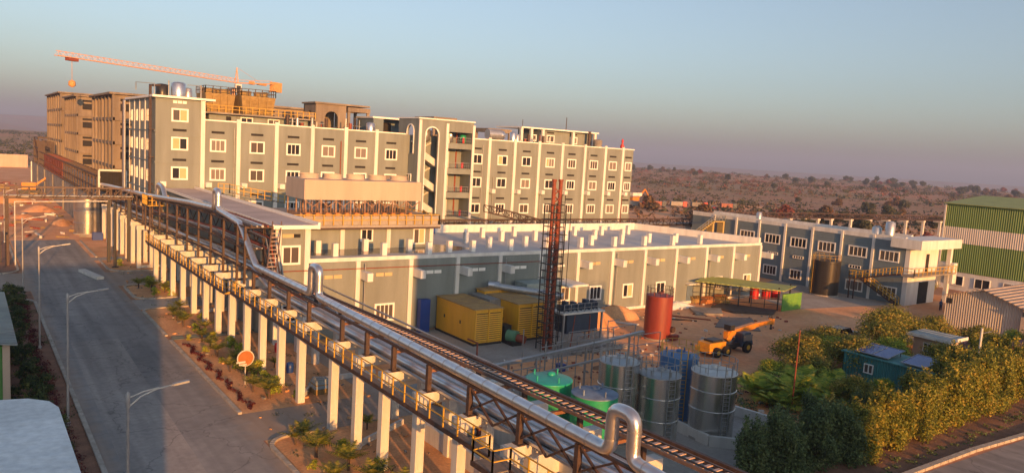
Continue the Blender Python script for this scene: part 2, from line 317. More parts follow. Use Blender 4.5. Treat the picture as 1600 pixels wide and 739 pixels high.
kerb_run([(16.0, 53.7), (16.0, 76.2)], 'kerb along the planted strip in front of the round orange sign')
kerb_run([(16.0, 78.1), (16.0, 89.5)]+arc(17.5, 89.5, 1.5, 180, 90)+[(21, 91)], 'kerb round the planted bed just beyond the paver path')
kerb_run([(21, 96.6)]+arc(18.2, 98.3, 1.75, 270, 180)+[(16.45, 104)]+arc(18.2, 104.2, 1.75, 180, 90)+[(24, 106)], 'kerb round the small bed with shrubs at the corner of the side road')
kerb_run([(24, 116.6)]+arc(19.2, 119.2, 2.6, 270, 180)+[(16.6, 127.5)], 'kerb round the reddish bed beyond the side road')
kerb_run([(16.6, 130.5), (16.6, 150)], 'farthest kerb piece by the bed near the silver tank')
kb2 = kerb_run([(36, 23.25), (52, 23.2), (60.5, 23.0), (67.4, 22.45), (90, 21.6), (140, 19.5)], 'thick segmented kerb of tan blocks at the lower right road', seg=.95, w=.42, h=.22, gap=.06)
b = MB()
for i in range(7):
    for j in range(2): b.box(16.3+i*1.3, 16.3+i*1.3+1.1, 76.45+j*.75, 76.45+j*.75+.62, .013, .05)
tag(b.build('paver_path', mat('green_grey_pavers', (.20,.23,.19), .9)), 'path of grey pavers crossing the planted strip', 'path')
b = MB(); b.beam((13.2, 118, .2), (14.6, 111, .2), .9, .34)
tag(b.build('concrete_divider', W_beam), 'low white concrete divider block lying on the far road', 'divider')
# ---------------------------------------------------------------- windows and walls
def axis(face, c):
    if face == '-y': return lambda u, n, z: (u, c-n, z)
    return lambda u, n, z: (c-n, u, z)
def abox(b, P, u0, u1, n0, n1, z0, z1):
    p = P(u0, n0, z0); q = P(u1, n1, z1); b.box(p[0], q[0], p[1], q[1], p[2], q[2])
_wc = {}
def window(parent, face, c, u, z, w_, h_, leaves=2, board=None, fr=.17, sill=True, m=None):
    P = axis(face, c); key = (face, w_, h_, leaves, board, fr)
    base = P(u, 0, z)
    if key not in _wc:
        b = MB(); Q = axis(face, 0)
        abox(b, Q, -w_/2, w_/2, .003, .14, h_/2-fr, h_/2); abox(b, Q, -w_/2, w_/2, .003, .16 if sill else .14, -h_/2, -h_/2+fr)
        abox(b, Q, -w_/2, -w_/2+fr, .003, .14, -h_/2+fr, h_/2-fr); abox(b, Q, w_/2-fr, w_/2, .003, .14, -h_/2+fr, h_/2-fr)
        iw = w_-2*fr
        for i in range(1, leaves): abox(b, Q, -w_/2+fr+iw*i/leaves-.045, -w_/2+fr+iw*i/leaves+.045, .003, .10, -h_/2+fr, h_/2-fr)
        g = MB()
        for i in range(leaves):
            g.k = 1 if board == i else 0
            abox(g, Q, -w_/2+fr+iw*i/leaves+(.05 if i else 0), -w_/2+fr+iw*(i+1)/leaves-(.05 if i < leaves-1 else 0), .004, .045+.02*(i % 2), -h_/2+fr, h_/2-fr)
        f = b.build('window', m or Trim, origin=(0, 0, 0)); p_ = g.build('pane', [Glass, Board], origin=(0, 0, 0)); p_.parent = f
        _wc[key] = f; f_ = f
        f_.parent = parent; f_.location = Vector(base)-world_of(parent)
        return f_
    f_ = copy_tree(_wc[key]); f_.parent = parent; f_.location = Vector(base)-world_of(parent); return f_
def part_copy(o, parent, worldpos):
    c = copy_tree(o, parent); c.location = Vector(worldpos)-world_of(parent); return c
def slab(parent, name, m, *boxes):
    b = MB()
    for x in boxes: b.box(*x)
    return b.build(name, m, parent)
K = 120/112
# ---- long four-storey block
YM = 120.0
T = thing('factory_block', (70, YM, 0), 'long four-storey grey factory block with white pilasters and a taller left corner', 'building')
slab(T, 'wall', W_grey, (22.85, 119.6, YM, 139, 0, 21.85), (22.85, 29.3, YM+.002, 141.6, 21.85, 24.75))
slab(T, 'coping', Trim, (29.4, 63.4, YM-.12, YM+.35, 21.85, 22.05), (75.5, 119.8, YM-.12, YM+.35, 21.85, 22.05), (119.3, 119.8, YM+.36, 139, 21.85, 22.05))
slab(T, 'roof_slab', Trim, (22.3, 31.0, YM-.7, 142, 24.75, 25.05))
for z in (19.35, 15.35, 11.65, 7.2):
    slab(T, 'string_course', W_grey, (22.8, 119.65, YM-.07, YM-.002, z-.12, z+.12))
pil = [29.35, 34.6, 40.5, 46.4, 52.2, 57.8, 81.3, 87.3, 93.3, 99.3, 105.4, 111.2, 116.3]
for x in pil: slab(T, 'pilaster', W_white, (x-.3, x+.3, YM-.3, YM-.003, 0, 24.7 if x == 29.35 else 22.35))
wx = [26.15, 31.6, 37.5, 43.3, 49.2, 55.0, 60.7, 78.7, 84.5, 90.3, 96.3, 102.0, 108.1, 113.6, 118.2]
rows = [18.2, 13.85, 8.9, 4.6]
random.seed(3)
for i, x in enumerate(wx):
    for j, z in enumerate(rows + ([22.35] if i == 0 else [])):
        if i == 14 : ww = 2.0
        else: ww = 2.35
        bd = {(0,0):0, (0,1):1}.get((i, j))
        if bd is None and random.random() < .12: bd = random.choice([0, 1])
        window(T, '-y', YM, x, z, ww, 1.95, 2 if random.random() < .7 else 3, bd, fr=.23)
        if not (i == 0 and j == 4): slab(T, 'vent', Dark, (x-.95, x+.95, YM-.04, YM-.003, z+1.8, z+2.15))
    if i == 0:
        for k in range(3): slab(T, 'vent', Trim, (x-.95+k*.66, x-.95+k*.66+.55, YM-.06, YM-.003, 24.05, 24.45))
for x in [22.95]+pil[:6]+pil[6:]:
    slab(T, 'beam_end', W_white, (x+.35, x+1.15, YM-1.3, YM-.003, 11.9, 12.65))
slab(T, 'beam_end', W_white, (119.62, 122.4, YM-.9, YM+.2, 11.9, 12.6))
# left side of the corner block
PX = 22.85
for k, y in enumerate((123.2, 127.4, 131.8, 136.2, 140.6)):
    slab(T, 'pilaster', W_white, (PX-.1, PX-.003, y-.16, y+.16, 0, 24.7))
for k, y in enumerate((125.3, 129.6, 134.0, 138.4)):
    for z in (22.2, 17.8, 13.2, 8.6): window(T, '-x', PX, y, z, 1.1, 1.8, 1, None, fr=.1)
for z in (19.9, 15.4, 11.0): slab(T, 'string_course', W_blue, (PX-.10, PX-.004, YM+.3, 141.5, z-.12, z+.12))
for k, (y, r, m) in enumerate(((120.9, .14, Steel), (121.7, .2, Steel), (142.6, .18, SteelG), (143.4, .22, SteelG), (144.3, .2, Steel))):
    b = MB(); b.tube([(PX-.45, y, 2), (PX-.45, y, 26.4 if k < 2 else 24.6), (PX+(.8 if k < 2 else 0)+.01, y, 26.5 if k < 2 else 24.7)], r, 8); b.build('downpipe', m, T)
b = MB()
for z in (4, 8, 12, 16, 20): b.box(PX-.7, PX-.02, 120.7, 122.0, z, z+.12)
for zz in range(0, 22): b.box(PX-.62, PX-.55, 121.95, 122.3, 2+zz, 2.06+zz)
b.build('pipe_bracket', Steel, T)
b = MB(); b.tube([(22.6, 119.6, 25.1), (22.6, 119.6, 26.6), (20.6, 122.0, 26.7), (20.6, 122.0, 25.6)], .07, 6); b.build('roof_pipe', SteelG, T); b = MB(); b.tube([(24.8, 121, 25.1), (24.8, 121, 27.3)], .09, 6); b.build('roof_pipe', SteelG, T); b = MB(); b.tube([(29.3, 121, 25.1), (29.3, 121, 27.0)], .09, 6); b.tube([(27.4, 121, 26.9), (29.3, 121, 26.9)], .05, 6)
b.build('roof_pipe', SteelG, T)
# ---- stair tower
YS = 116.5
T = thing('stair_tower', (69.8, YS, 0), 'blue-grey stair tower with arched openings and open floors of stairs', 'building')
zt = 24.7
b = MB()                                   # solid left part with an arched slot
def arch_panel(b, P, u0, u1, z0, z1, a0, a1, s0, top, n0, n1, seg=14):
    """wall panel u0..u1 x z0..z1 with an arched hole a0..a1 from s0 up to top"""
    r = (a1-a0)/2; cz = top-r; c = (a0+a1)/2
    abox(b, P, u0, a0, n0, n1, z0, z1); abox(b, P, a1, u1, n0, n1, z0, z1)
    if s0 > z0: abox(b, P, a0, a1, n0, n1, z0, s0)
    arcp = [(c-r*math.cos(math.pi*i/seg), cz+r*math.sin(math.pi*i/seg)) for i in range(seg+1)]
    for (ua, za), (ub, zb) in zip(arcp, arcp[1:]):
        for n in (n0, n1): b.face([P(ua, n, za), P(ub, n, zb), P(ub, n, z1), P(ua, n, z1)])
        b.face([P(ua, n0, za), P(ua, n1, za), P(ub, n1, zb), P(ub, n0, zb)])
PY = axis('-y', YS); PXs = axis('-x', 64.1)
arch_panel(b, PY, 64.1, 69.6, 0, zt, 65.5, 68.0, 6, 23.3, -.35, 0)
arch_panel(b, PXs, YS+.36, 124, 0, zt, 118.3, 120.7, 18.6, 23.6, -.3, 0)
b.box(64.4, 64.9, 123.2, 124, 0, zt)
b.box(69.6, 75.4, YS, YS+.3, 22.8, zt)
b.box(75.1, 75.4, YS+.301, 124, 0, zt); b.box(64.41, 75.09, YS+.36, 124, zt-.35, zt-.1)
b.box(70.2, 75.1, 123.5, 123.9, 0, 22)
b.build('wall', W_grey, T)
b = MB(); b.k = 0
arcp = lambda P, a0, a1, s0, top, n: [Vector(P(a0, n, s0))]+[Vector(P((a0+a1)/2-(a1-a0)/2*math.cos(math.pi*i/14), n, top-(a1-a0)/2+(a1-a0)/2*math.sin(math.pi*i/14))) for i in range(15)]+[Vector(P(a1, n, s0))]
for A in (arcp(PY, 65.4, 68.1, 6, 23.4, .06), arcp(PXs, 118.2, 120.8, 18.6, 23.7, .05)):
    for p, q in zip(A, A[1:]): b.beam(p, q, .14, .2)
b.box(63.95, 75.6, YS-.15, YS+.2, zt, zt+.2); b.box(63.95, 64.3, YS+.21, 124.1, zt, zt+.2)
b.build('trim', Trim, T)
for x in (64.3, 69.75, 75.3): slab(T, 'pilaster', W_white, (x-.25, x+.25, YS-.28, YS-.004, 0, 24.5 if x < 65 else 24.2))
window(T, '-x', 64.1, 119.5, 13.9, 1.9, 2.3, 2, None, fr=.2)
for z in (20.6, 16.1, 11.8, 7.4): slab(T, 'floor_slab', W_grey, (69.6, 75.1, YS+.02, 123.4, z-.75, z+.25)); 
for z in (20.85, 16.35, 12.05, 7.65):
    b = MB()
    for i in range(12): b.box(70.1+i*.42, 70.14+i*.42, YS+.1, YS+.14, z, z+1.0)
    b.box(69.9, 75.0, YS+.08, YS+.15, z+1.0, z+1.06); b.box(69.9, 75.0, YS+.08, YS+.15, z+.5, z+.54)
    b.build('railing', SteelG, T)
    sf = MB(); n = 14
    for i in range(n):                      # one flight up to the left, seen through the arch
        sf.box(64.6+(i*.28), 64.9+(i*.28), YS+1.2, YS+3.0, z-4.3+(n-i)*.16-.25, z-4.3+(n-i)*.16)
        sf.box(64.6+(i*.28), 64.9+(i*.28), YS+3.3, YS+5.2, z-2.1+i*.155-.3, z-2.1+i*.155)
    sf.beam((64.6, YS+1.1, z-1.6), (68.6, YS+1.1, z-3.9), .12, 1.1)
    sf.box(64.5, 66, YS+.8, 121, z-.3, z); sf.build('stair_flight', W_beam, T)
    slab(T, 'corridor_door', Dark, (72.0, 73.6, 123.3, 123.49, z, z+2.4))
    bb = MB(); bb.tube([(74.0, 120, z), (74.0, 120, z+3.2)], .16, 8); bb.tube([(74.4, 121, z), (74.4, 121, z+3.2)], .12, 8); bb.build('riser_pipe', SteelR, T)
    b = MB(); b.box(73.7, 74.1, YS+.9, YS+1.2, z+.1, z+1.1); b.build('fire_point', RedS, T)
    b = MB(); b.box(70.2, 71.6, YS+2, YS+2.3, z, z+3); b.build('column', W_beam, T)
for (x, y, r, h, m, nm, lb) in ((66.9, 119.5, 1.1, 2.2, AluD, 'roof_tank', 'round silver tank behind the arch at the top of the stair tower'), (72.0, 119, .5, 2.0, Alu, 'roof_tank', 'slim silver tank on the top floor of the stair tower'), (74.3, 118.4, .6, 1.6, Green, 'roof_tank', 'small bright green tank on the top floor of the stair tower')):
    b = MB(); b.lathe(x, y, [(r*.2, 20.9), (r, 21.0), (r, 20.9+h*.85), (r*.8, 20.9+h*.95), (.1, 20.9+h)], 18); tag(b.build(nm, m), lb, 'tank', 'tanks on the roofs')
# ---- middle link wing beside the pipe rack
T = thing('link_wing', (25.8, 71, 0), 'narrow grey wing with a flat pale roof joining the two factory blocks', 'building')
slab(T, 'wall', W_grey, (24.3, 27.5, 71.3, 119.9, 0, 11.4)); slab(T, 'roof', mat('dusty_roof', (.60,.50,.46), .85, col2=(.44,.36,.33), scale=.3, fine=.1), (23.9, 28.2, 70.7, 119.7, 11.42, 11.65))
slab(T, 'coping', Trim, (23.75, 28.35, 70.55, 70.698, 11.35, 11.72), (23.75, 23.898, 70.7, 119, 11.45, 11.75), (28.203, 28.45, 70.7, 119.6, 11.3, 11.95))
for x in (24.45, 27.35): slab(T, 'pilaster', W_white, (x-.28, x+.28, 71.05, 71.297, 0, 11.35))
window(T, '-y', 71.3, 25.75, 8.75, 1.9, 1.9, 2, None, fr=.2); slab(T, 'vent', Board, (24.9, 26.6, 71.24, 71.297, 10.45, 10.8)); slab(T, 'vent', Dark, (26.0, 26.65, 71.2, 71.238, 10.45, 10.8))
window(T, '-y', 71.3, 25.9, 3.0, 2.0, 1.9, 2, None, fr=.2)
# ---- wide warehouse
YW = 71.0
T = thing('warehouse', (63, YW, 0), 'wide low warehouse with grey bays between white pilasters and a pale flat roof', 'building')
slab(T, 'wall', W_grey, (27.52, 100, YW+.35, 92.3, 0, 7.9)); slab(T, 'plinth', W_white, (60, 100.3, YW-.25, YW+.348, 0, .35))
slab(T, 'roof', RoofM, (27.6, 99.6, YW+.5, 92, 7.902, 8.0))
slab(T, 'parapet', W_white, (46.2, 93.3, 92.01, 92.35, 7.9, 9.1), (27.55, 100.1, YW+.1, YW+.34, 7.92, 8.32)) 
b = MB(); b.prism([(99.65, YW+.4), (100.1, YW+.4), (93.7, 92.3), (93.32, 92.3)], 8.001, 9.05); b.build('side_parapet', W_white, T)
slab(T, 'front_face', W_grey, (27.53, 100, YW+.05, YW+.345, .352, 7.9))
pw = [32.7, 38.8, 44.7, 50.5, 56.5, 62.5, 68.4, 74.4, 80.6, 87.0, 93.1, 99.6]
for i, x in enumerate(pw):
    slab(T, 'pilaster', W_white, (x-.23, x+.23, YW-.2, YW+.047, 0, 7.95))
    slab(T, 'beam_end', W_white, (x+.25, x+.85, YW-1.9, YW+.047, 6.1, 6.95))
pw2 = [27.5]+pw
for i in range(12):
    x = (pw2[i]+pw2[i+1])/2; b = MB(); 
    for k in range(2): b.box(x-.95+k*1.0, x-.95+k*1.0+.86, YW-.02, YW+.045, 6.25, 6.6)
    b.build('vent', Board if i in (0, 1, 6, 7, 8, 9, 10, 11) else Trim, T)  # vent colour follows the light: warm in sunlit bays, white in shaded ones
for x, z, w_, lv, bd in ((35.9, 2.4, 2.3, 4, None), (30.2, 2.4, 2.3, 3, None), (65.8, 2.6, 2.1, 3, None), (71.6, 2.55, 1.9, 2, 1), (77.9, 2.5, 1.9, 2, None), (90.2, 2.6, 1.8, 3, None), (96.9, 2.7, 1.9, 2, 1), (60.4, 2.8, 2.2, 3, None), (47.4, 2.6, 2.0, 2, None)):
    window(T, '-y', YW+.05, x, z, w_, 1.9, lv, bd, fr=.2)
slab(T, 'door', mat('blue_grey_door', (.14,.2,.27), .5), (83.5, 84.6, YW-.02, YW+.047, .2, 2.5)); slab(T, 'door_canopy', W_white, (83.1, 85.2, YW-.7, YW+.046, 2.75, 2.9))
slab(T, 'door_canopy', W_white, (57.6, 60.8, 66.8, YW+.046, 4.5, 4.75))
stubs = [(45.6,74.4),(52.8,76.8),(58.5,76.9),(52.5,81.7),(58.5,82.2),(64,82),(58,86.1),(64,86.9),(65.9,74.6),(69.4,76.4),(75,81.9),(74.7,86.1),(69.2,81.7),(80.2,86.1),(80.8,82.1),(75.2,76.5),(86.3,86.5),(81.3,77.1),(77.6,74.4),(86.2,76.3),(83,74),(89.1,74.1),(71.9,74.5),(48.7,74.2),(54.4,74.5),(60.9,75.5),(30.7,76.9),(31.6,74.4),(36.4,77.3),(37,73.9),(41.4,76.3),(42.4,73.5)]
b = MB(); b.box(-.28, .28, -.28, .28, 0, 1.35); st0 = b.build('column_stub', W_white, T, None); st0.location = Vector((45.6, 74.4, 8.0))-world_of(T)
me = st0.data
for v in me.vertices: v.co += world_of(T)
for x, y in stubs[1:]: part_copy(st0, T, (x, y, 8.0))
b = MB(); b.lathe(52.4, 90.3, [(.05, 8.05), (.5, 8.1), (.5, 9.0), (.05, 9.1)], 16); tag(b.build('drum', BluePl), 'blue drum standing by the back parapet of the warehouse roof', 'drum')
# ---- building with the big cream cooling tower
T = thing('utility_building', (38, 79.2, 0), 'grey utility building with yellow railings carrying the cream cooling tower', 'building')
slab(T, 'wall', W_grey, (28.6, 46.0, 79.2, 98, 0, 10.5)); slab(T, 'deck', ConcP, (28.5, 46.6, 78.3, 99, 10.3, 10.75))
for x in (34.4, 40.1, 45.8): slab(T, 'pilaster', W_white, (x-.25, x+.25, 78.95, 79.197, 8, 10.2))
window(T, '-y', 79.2, 37.4, 9.55, 1.55, 1.5, 2, None, fr=.16); window(T, '-y', 79.2, 44.2, 9.3, 1.6, 1.9, 2, 1, fr=.14)
b = MB()
def rail(b, pts, h=1.05, step=1.5, r=.05):
    for p, q in zip(pts, pts[1:]):
        p = Vector(p); q = Vector(q); n = max(1, int(round((q-p).length/step)))
        for i in range(n+1): a = p.lerp(q, i/n); b.box(a.x-r, a.x+r, a.y-r, a.y+r, a.z, a.z+h)
        for hh in (h, h*.5): b.beam(p+Vector((0, 0, hh)), q+Vector((0, 0, hh)), r*1.5, r*1.5)
rail(b, [(28.55, 98.8, 10.76), (28.55, 78.4, 10.76), (46.5, 78.4, 10.76), (46.5, 98.8, 10.76)], 1.15, 1.1)
b.build('railing', Yel, T)
slab(T, 'parapet', ConcP, (28.7, 46.4, 78.6, 78.8, 10.752, 11.75), (46.2, 46.4, 78.801, 98.5, 10.752, 11.75))
b = MB(); b.box(28.5, 46.6, 78.27, 78.298, 10.3, 10.5); b.build('deck_edge', Steel, T)
T = thing('cooling_tower', (39.5, 86, 10.75), 'long cream cooling tower with a row of fan stacks above open timber legs', 'cooling tower', 'cooling towers')
slab(T, 'casing', W_cream, (32.2, 47.6, 85.2, 91.4, 13.0, 15.35))
for i in range(5):
    x = 33.9+i*3.0; b = MB(); b.lathe(x, 88.3, [(1.25, 15.36), (1.1, 15.55), (1.15, 15.95)], 20, False); b.lathe(x, 88.3, [(.05, 15.5), (1.08, 15.5)], 20, False); b.build('fan_stack', W_cream, T)
b = MB()
for i in range(9):
    x = 32.4+i*1.88
    for y in (85.3, 88.3, 91.2): b.box(x-.07, x+.07, y-.07, y+.07, 10.76, 13.0)
    if i < 8:
        b.beam((x, 85.3, 12.9), (x+.94, 85.3, 12.2), .09); b.beam((x+.94, 85.3, 12.2), (x+1.88, 85.3, 12.9), .09)
b.box(32.3, 47.5, 86.6, 90.8, 10.78, 11.3)
for i in range(40): b.box(32.5+i*.38, 32.55+i*.38, 87.2, 87.25, 11.3, 13.0)
b.build('leg_frame', mat('rusty_frame', (.40,.28,.20), .8, col2=(.24,.13,.08), scale=2), T)
for i in range(13): slab(T, 'support_block', WoodP, (32.3+i*1.23, 32.75+i*1.23, 84.8, 85.2, 10.76, 11.5))
b = MB(); b.tube([(31.9, 84.6, 10.8), (31.9, 84.6, 12.6)], .05, 6)
T2 = thing('stairway', (30.6, 100, 8), 'yellow railed stair dropping from the factory block to the utility deck', 'stairs')
b = MB()
for i in range(14): b.box(29+i*.55, 29.6+i*.55, 104-.0, 105, 12.2-i*.1, 12.28-i*.1)
b.build('step_run', ConcD, T2); b = MB(); rail(b, [(27.5, 104, 12.3), (29, 104, 12.2), (36.5, 104, 10.9)], 1.2, .9); b.build('railing', Yel, T2)
b = MB()
b.lathe(28.9, 76.6, [(.3, 8.02), (.32, 9.2), (.28, 9.3)], 12); tag(b.build('drum', Green), 'green plastic drum on the warehouse roof beside the link wing', 'drum')
b = MB(); b.lathe(28.2, 76.8, [(.3, 8.02), (.32, 9.2), (.28, 9.3)], 12); tag(b.build('drum', TankBlue), 'dull blue drum on the warehouse roof next to the green drum', 'drum')
# ---- lab wing on the right
XL = 117.5
T = thing('lab_wing', (XL, 78, 0), 'two-storey blue-grey wing with wide windows and a white end bay', 'building')
slab(T, 'wall', W_blue, (XL, 124.0, 57.6, 100, 0, 9.75)); slab(T, 'parapet', W_white, (XL-.1, XL+.35, 57.8, 100, 9.75, 10.5), (123.6, 124.1, 60, 100, 9.75, 10.5))
slab(T, 'roof', RoofM, (XL+.352, 123.598, 57.8, 100, 9.76, 9.85))
for y in (94.6, 89.4, 84.3, 78.9, 73.6, 68.2, 62.8): slab(T, 'pilaster', W_white, (XL-.22, XL-.003, y-.2, y+.2, 0, 10.3))
for y in (86.8, 81.4, 76.1, 70.8, 65.3, 60.1): window(T, '-x', XL, y, 7.3, 3.2, 1.75, 4, None, fr=.18)
for y, w_ in ((81.3, 2.8), (76.1, 2.3), (65.3, 3.0), (59.8, 3.0)): window(T, '-x', XL, y, 1.7, w_, 1.75, 4 if w_ > 2.5 else 3, None, fr=.18)
for y in (81.0, 75.9, 65.5): window(T, '-x', XL, y, 4.75, 2.0, .5, 4, None, fr=.06)
slab(T, 'string_course', W_blue, (XL-.05, XL-.003, 57.7, 100, 8.85, 9.0), (XL-.05, XL-.003, 57.7, 100, 5.2, 5.3))
slab(T, 'end_bay', W_white, (XL-.03, 126.6, 56.9, 57.598, 0, 8.9)); slab(T, 'canopy', W_white, (XL-1.2, 129.4, 54.8, 59.5, 8.92, 10.35)); slab(T, 'column', W_white, (127.9, 128.5, 55.6, 56.2, 0, 8.9), (128.0, 129.2, 55.0, 57.3, 3.2, 6.5))
slab(T, 'door', Dark, (121.2, 124.2, 56.86, 56.897, .05, 3.5)); slab(T, 'upper_door', Dark, (122.6, 123.6, 56.86, 56.897, 5.1, 7.9))
slab(T, 'landing', ConcD, (XL-2.2, 128.8, 54.9, 56.895, 4.75, 5.0))
b = MB(); rail(b, [(XL-2.2, 56.8, 5.0), (XL-2.2, 54.95, 5.0), (128.7, 54.95, 5.0)], 1.1, 1.3); b.build('landing_railing', Yel, T)
b = MB()
for k in range(2): b.lathe(121.3+k*.1, 62.4+k*2.2, [(.75, 9.9), (.75, 12.2-k), (.3, 12.5-k)], 14)
b.build('roof_tank', AluD, T)
b = MB(); b.lathe(120.5, 86.8, [(.5, 9.9), (.5, 11.4), (.2, 11.6)], 14); b.build('roof_tank', AluD, T)
st = thing('steel_staircase', (XL-2, 60, 0), 'yellow-railed steel staircase climbing the end of the lab wing', 'stairs')
b = MB(); b2 = MB()
A = [(XL-1.4, 57.4, .1), (XL-1.4, 63.6, 3.3)]; B_ = [(XL-2.4, 63.6, 3.3), (XL-2.4, 57.2, 5.0)]
for (p, q) in (A, B_):
    for dx in (-.45, .45): b.beam((p[0]+dx, p[1], p[2]), (q[0]+dx, q[1], q[2]), .1, .25)
    n = 16
    for i in range(n+1):
        a = Vector(p).lerp(Vector(q), i/n); b.box(a.x-.45, a.x+.45, a.y-.15, a.y+.15, a.z+.05, a.z+.1)
    for dx in (-.47, .47): rail(b2, [(p[0]+dx, p[1], p[2]+.1), (q[0]+dx, q[1], q[2]+.1)], 1.05, 1.1)
b.box(XL-2.9, XL-.9, 63.6, 64.8, 3.2, 3.35); b.box(XL-2.85, XL-2.7, 64.5, 64.65, 0, 3.2); b.box(XL-2.85, XL-2.7, 63.7, 63.85, 0, 3.2); rail(b2, [(XL-.9, 64.7, 3.35), (XL-2.9, 64.7, 3.35), (XL-2.9, 63.6, 3.35)], 1.05, 1)
b.build('flight', Steel, st); b2.build('handrail', Yel, st)
# small outside stair and walkway near the far end of the lab wing
T = thing('roof_stair', (113, 96, 0), 'small concrete stair with railing beside the far end of the lab wing', 'stairs')
b = MB()
for i in range(12): b.box(108+i*.5, 108.55+i*.5, 92, 93.4, 6+i*.26, 6.2+i*.26)
b.box(114, 117.3, 92, 93.4, 9.1, 9.3); b.box(113.9, 114.3, 92, 93.4, 0, 9.1); b.box(116.9, 117.3, 92, 93.4, 0, 9.1); b.build('stair_flight', mat('dusty_yellow', (.5,.38,.15), .8), T)
b = MB(); rail(b, [(108, 91.95, 6.1), (114, 91.95, 9.3), (117.3, 91.95, 9.3)], 1, .9); b.build('railing', SteelG, T)
# ---- green and white shed
T = thing('green_shed', (145, 42, 0), 'large corrugated shed in green with one pale band', 'building')
X0 = 145.0
slab(T, 'lower_wall', W_white, (X0, 175, 10, 64.6, 0, 3.3))
b = MB(); b.box(X0-.08, 175.1, 10, 64.7, 3.32, 8.5); b.box(X0-.08, 175.1, 10, 64.7, 11.32, 15.45); b.build('green_cladding', GreenSheet, T)
b = MB(); b.box(X0-.1, 175.1, 9.99, 64.71, 8.503, 11.317); b.build('pale_band', WhiteSheet, T)
b = MB(); b.face([(X0-.5, 9.6, 15.5), (160, 9.6, 17.0), (160, 65.1, 17.0), (X0-.5, 65.1, 15.5)]); b.face([(160, 9.6, 17.0), (175.5, 9.6, 15.5), (175.5, 65.1, 15.5), (160, 65.1, 17.0)])
b.face([(X0-.5, 9.6, 15.4), (X0-.5, 65.1, 15.4), (160, 65.1, 16.9), (160, 9.6, 16.9)]); b.face([(X0-.5, 9.6, 15.4), (X0-.5, 9.6, 15.5), (X0-.5, 65.1, 15.5), (X0-.5, 65.1, 15.4)]); b.face([(X0, 64.9, 15.4), (160, 64.9, 16.95), (175, 64.9, 15.4)])
b.build('roof', RoofGreen, T); slab(T, 'corner_trim', W_white, (X0-.25, X0+.05, 64.702, 64.95, 0, 15.5))
for y in (61.7, 57.3, 52.7, 48.0, 43.5): window(T, '-x', X0, y, 1.75, 2.6, 1.8, 2, None, fr=.12)
# ---- old corrugated shed with tan roof
T = thing('corrugated_shed', (108, 42.3, 0), 'weathered corrugated iron shed with a tan gabled roof', 'building')
b = MB(); b.prism([(108, 37.6), (124, 37.6), (124, 46.9), (108, 46.9)], 0, 4.2)
b.face([(108, 37.6, 4.2), (108, 42.3, 5.75), (108, 46.9, 4.2)][::-1]); b.face([(124, 37.6, 4.2), (124, 42.3, 5.75), (124, 46.9, 4.2)]); b.build('wall', OldSheet, T)
b = MB()
for z in (0, .08):
    b.face([(107.4, 37.0, 4.08+z), (124.6, 37.0, 4.08+z), (124.6, 42.3, 5.82+z), (107.4, 42.3, 5.82+z)]); b.face([(107.4, 42.3, 5.82+z), (124.6, 42.3, 5.82+z), (124.6, 47.4, 4.12+z), (107.4, 47.4, 4.12+z)])
b.face([(107.4, 37.0, 4.08), (107.4, 42.3, 5.82), (107.4, 42.3, 5.9), (107.4, 37.0, 4.16)]); b.face([(107.4, 47.4, 4.12), (107.4, 42.3, 5.82), (107.4, 42.3, 5.9), (107.4, 47.4, 4.2)])
b.build('roof', TanRoof, T)
b = MB(); b.box(107.6, 116, 34.0, 37.59, 0, 3.2); b.build('lean_to', W_cream, T); b = MB(); b.face([(107.2, 33.6, 3.25), (116.4, 33.6, 3.25), (116.4, 37.5, 4.02), (107.2, 37.5, 4.02)]); b.build('lean_to_roof', TanRoof, T)
slab(T, 'opening', Dark, (107.93, 107.997, 46.1, 46.7, 3.2, 3.9))
# ---- teal container with solar panels
T = thing('site_container', (71, 34.5, 0), 'teal corrugated site cabin among the trees, carrying solar panels', 'cabin')
slab(T, 'body', TealSheet, (69, 73, 30.2, 38.6, .1, 2.75)); slab(T, 'roof', mat('teal_roof', (.06,.25,.25), .6), (68.8, 73.2, 30.0, 38.8, 2.752, 2.86))
window(T, '-x', 69, 36.0, 1.7, .9, .9, 2, None, fr=.08); slab(T, 'door', mat('dark_teal_door', (.02,.08,.09), .5), (68.94, 68.997, 31.6, 32.5, .15, 2.3))
for i, (y0, y1) in enumerate(((34.4, 37.6), (31.0, 33.2))):
    t = thing('solar_array', (71, (y0+y1)/2, 2.87), ('larger' if i == 0 else 'smaller')+' tilted blue solar array on the teal cabin roof', 'solar panel', 'solar arrays on the cabin')
    b = MB(); b.face([(69.2, y0, 3.05), (72.2, y0, 3.45), (72.2, y1, 3.45), (69.2, y1, 3.05)]); b.face([(69.2, y0, 3.0), (69.2, y1, 3.0), (72.2, y1, 3.4), (72.2, y0, 3.4)])
    b.build('panel', Solar, t); b = MB()
    n = 2 if i == 0 else 1
    for k in range(n+1): yy = y0+(y1-y0)*k/n; b.beam((69.15, yy, 3.06), (72.25, yy, 3.46), .07, .07)
    b.beam((69.15, y0, 3.06), (69.15, y1, 3.06), .07); b.beam((72.25, y0, 3.46), (72.25, y1, 3.46), .07)
    for yy in (y0+.2, y1-.2): b.box(69.6, 69.7, yy, yy+.06, 2.87, 3.1); b.box(71.9, 72.0, yy, yy+.06, 2.87, 3.4)
    b.build('frame', SteelG, t)
T = thing('guard_hut', (87, 38, 0), 'small white flat-roofed hut behind the trees', 'hut'); slab(T, 'wall', W_cream, (85.6, 88.6, 36.6, 40, 0, 2.5)); slab(T, 'roof', SlateSheet, (85.0, 89.2, 36.0, 40.6, 2.51, 2.7)); slab(T, 'fascia', W_white, (84.9, 84.998, 36, 40.6, 2.45, 2.8), (84.9, 89.2, 35.9, 35.998, 2.45, 2.8)); window(T, '-x', 85.6, 38.4, 1.4, 1, 1, 2, None, fr=.08)
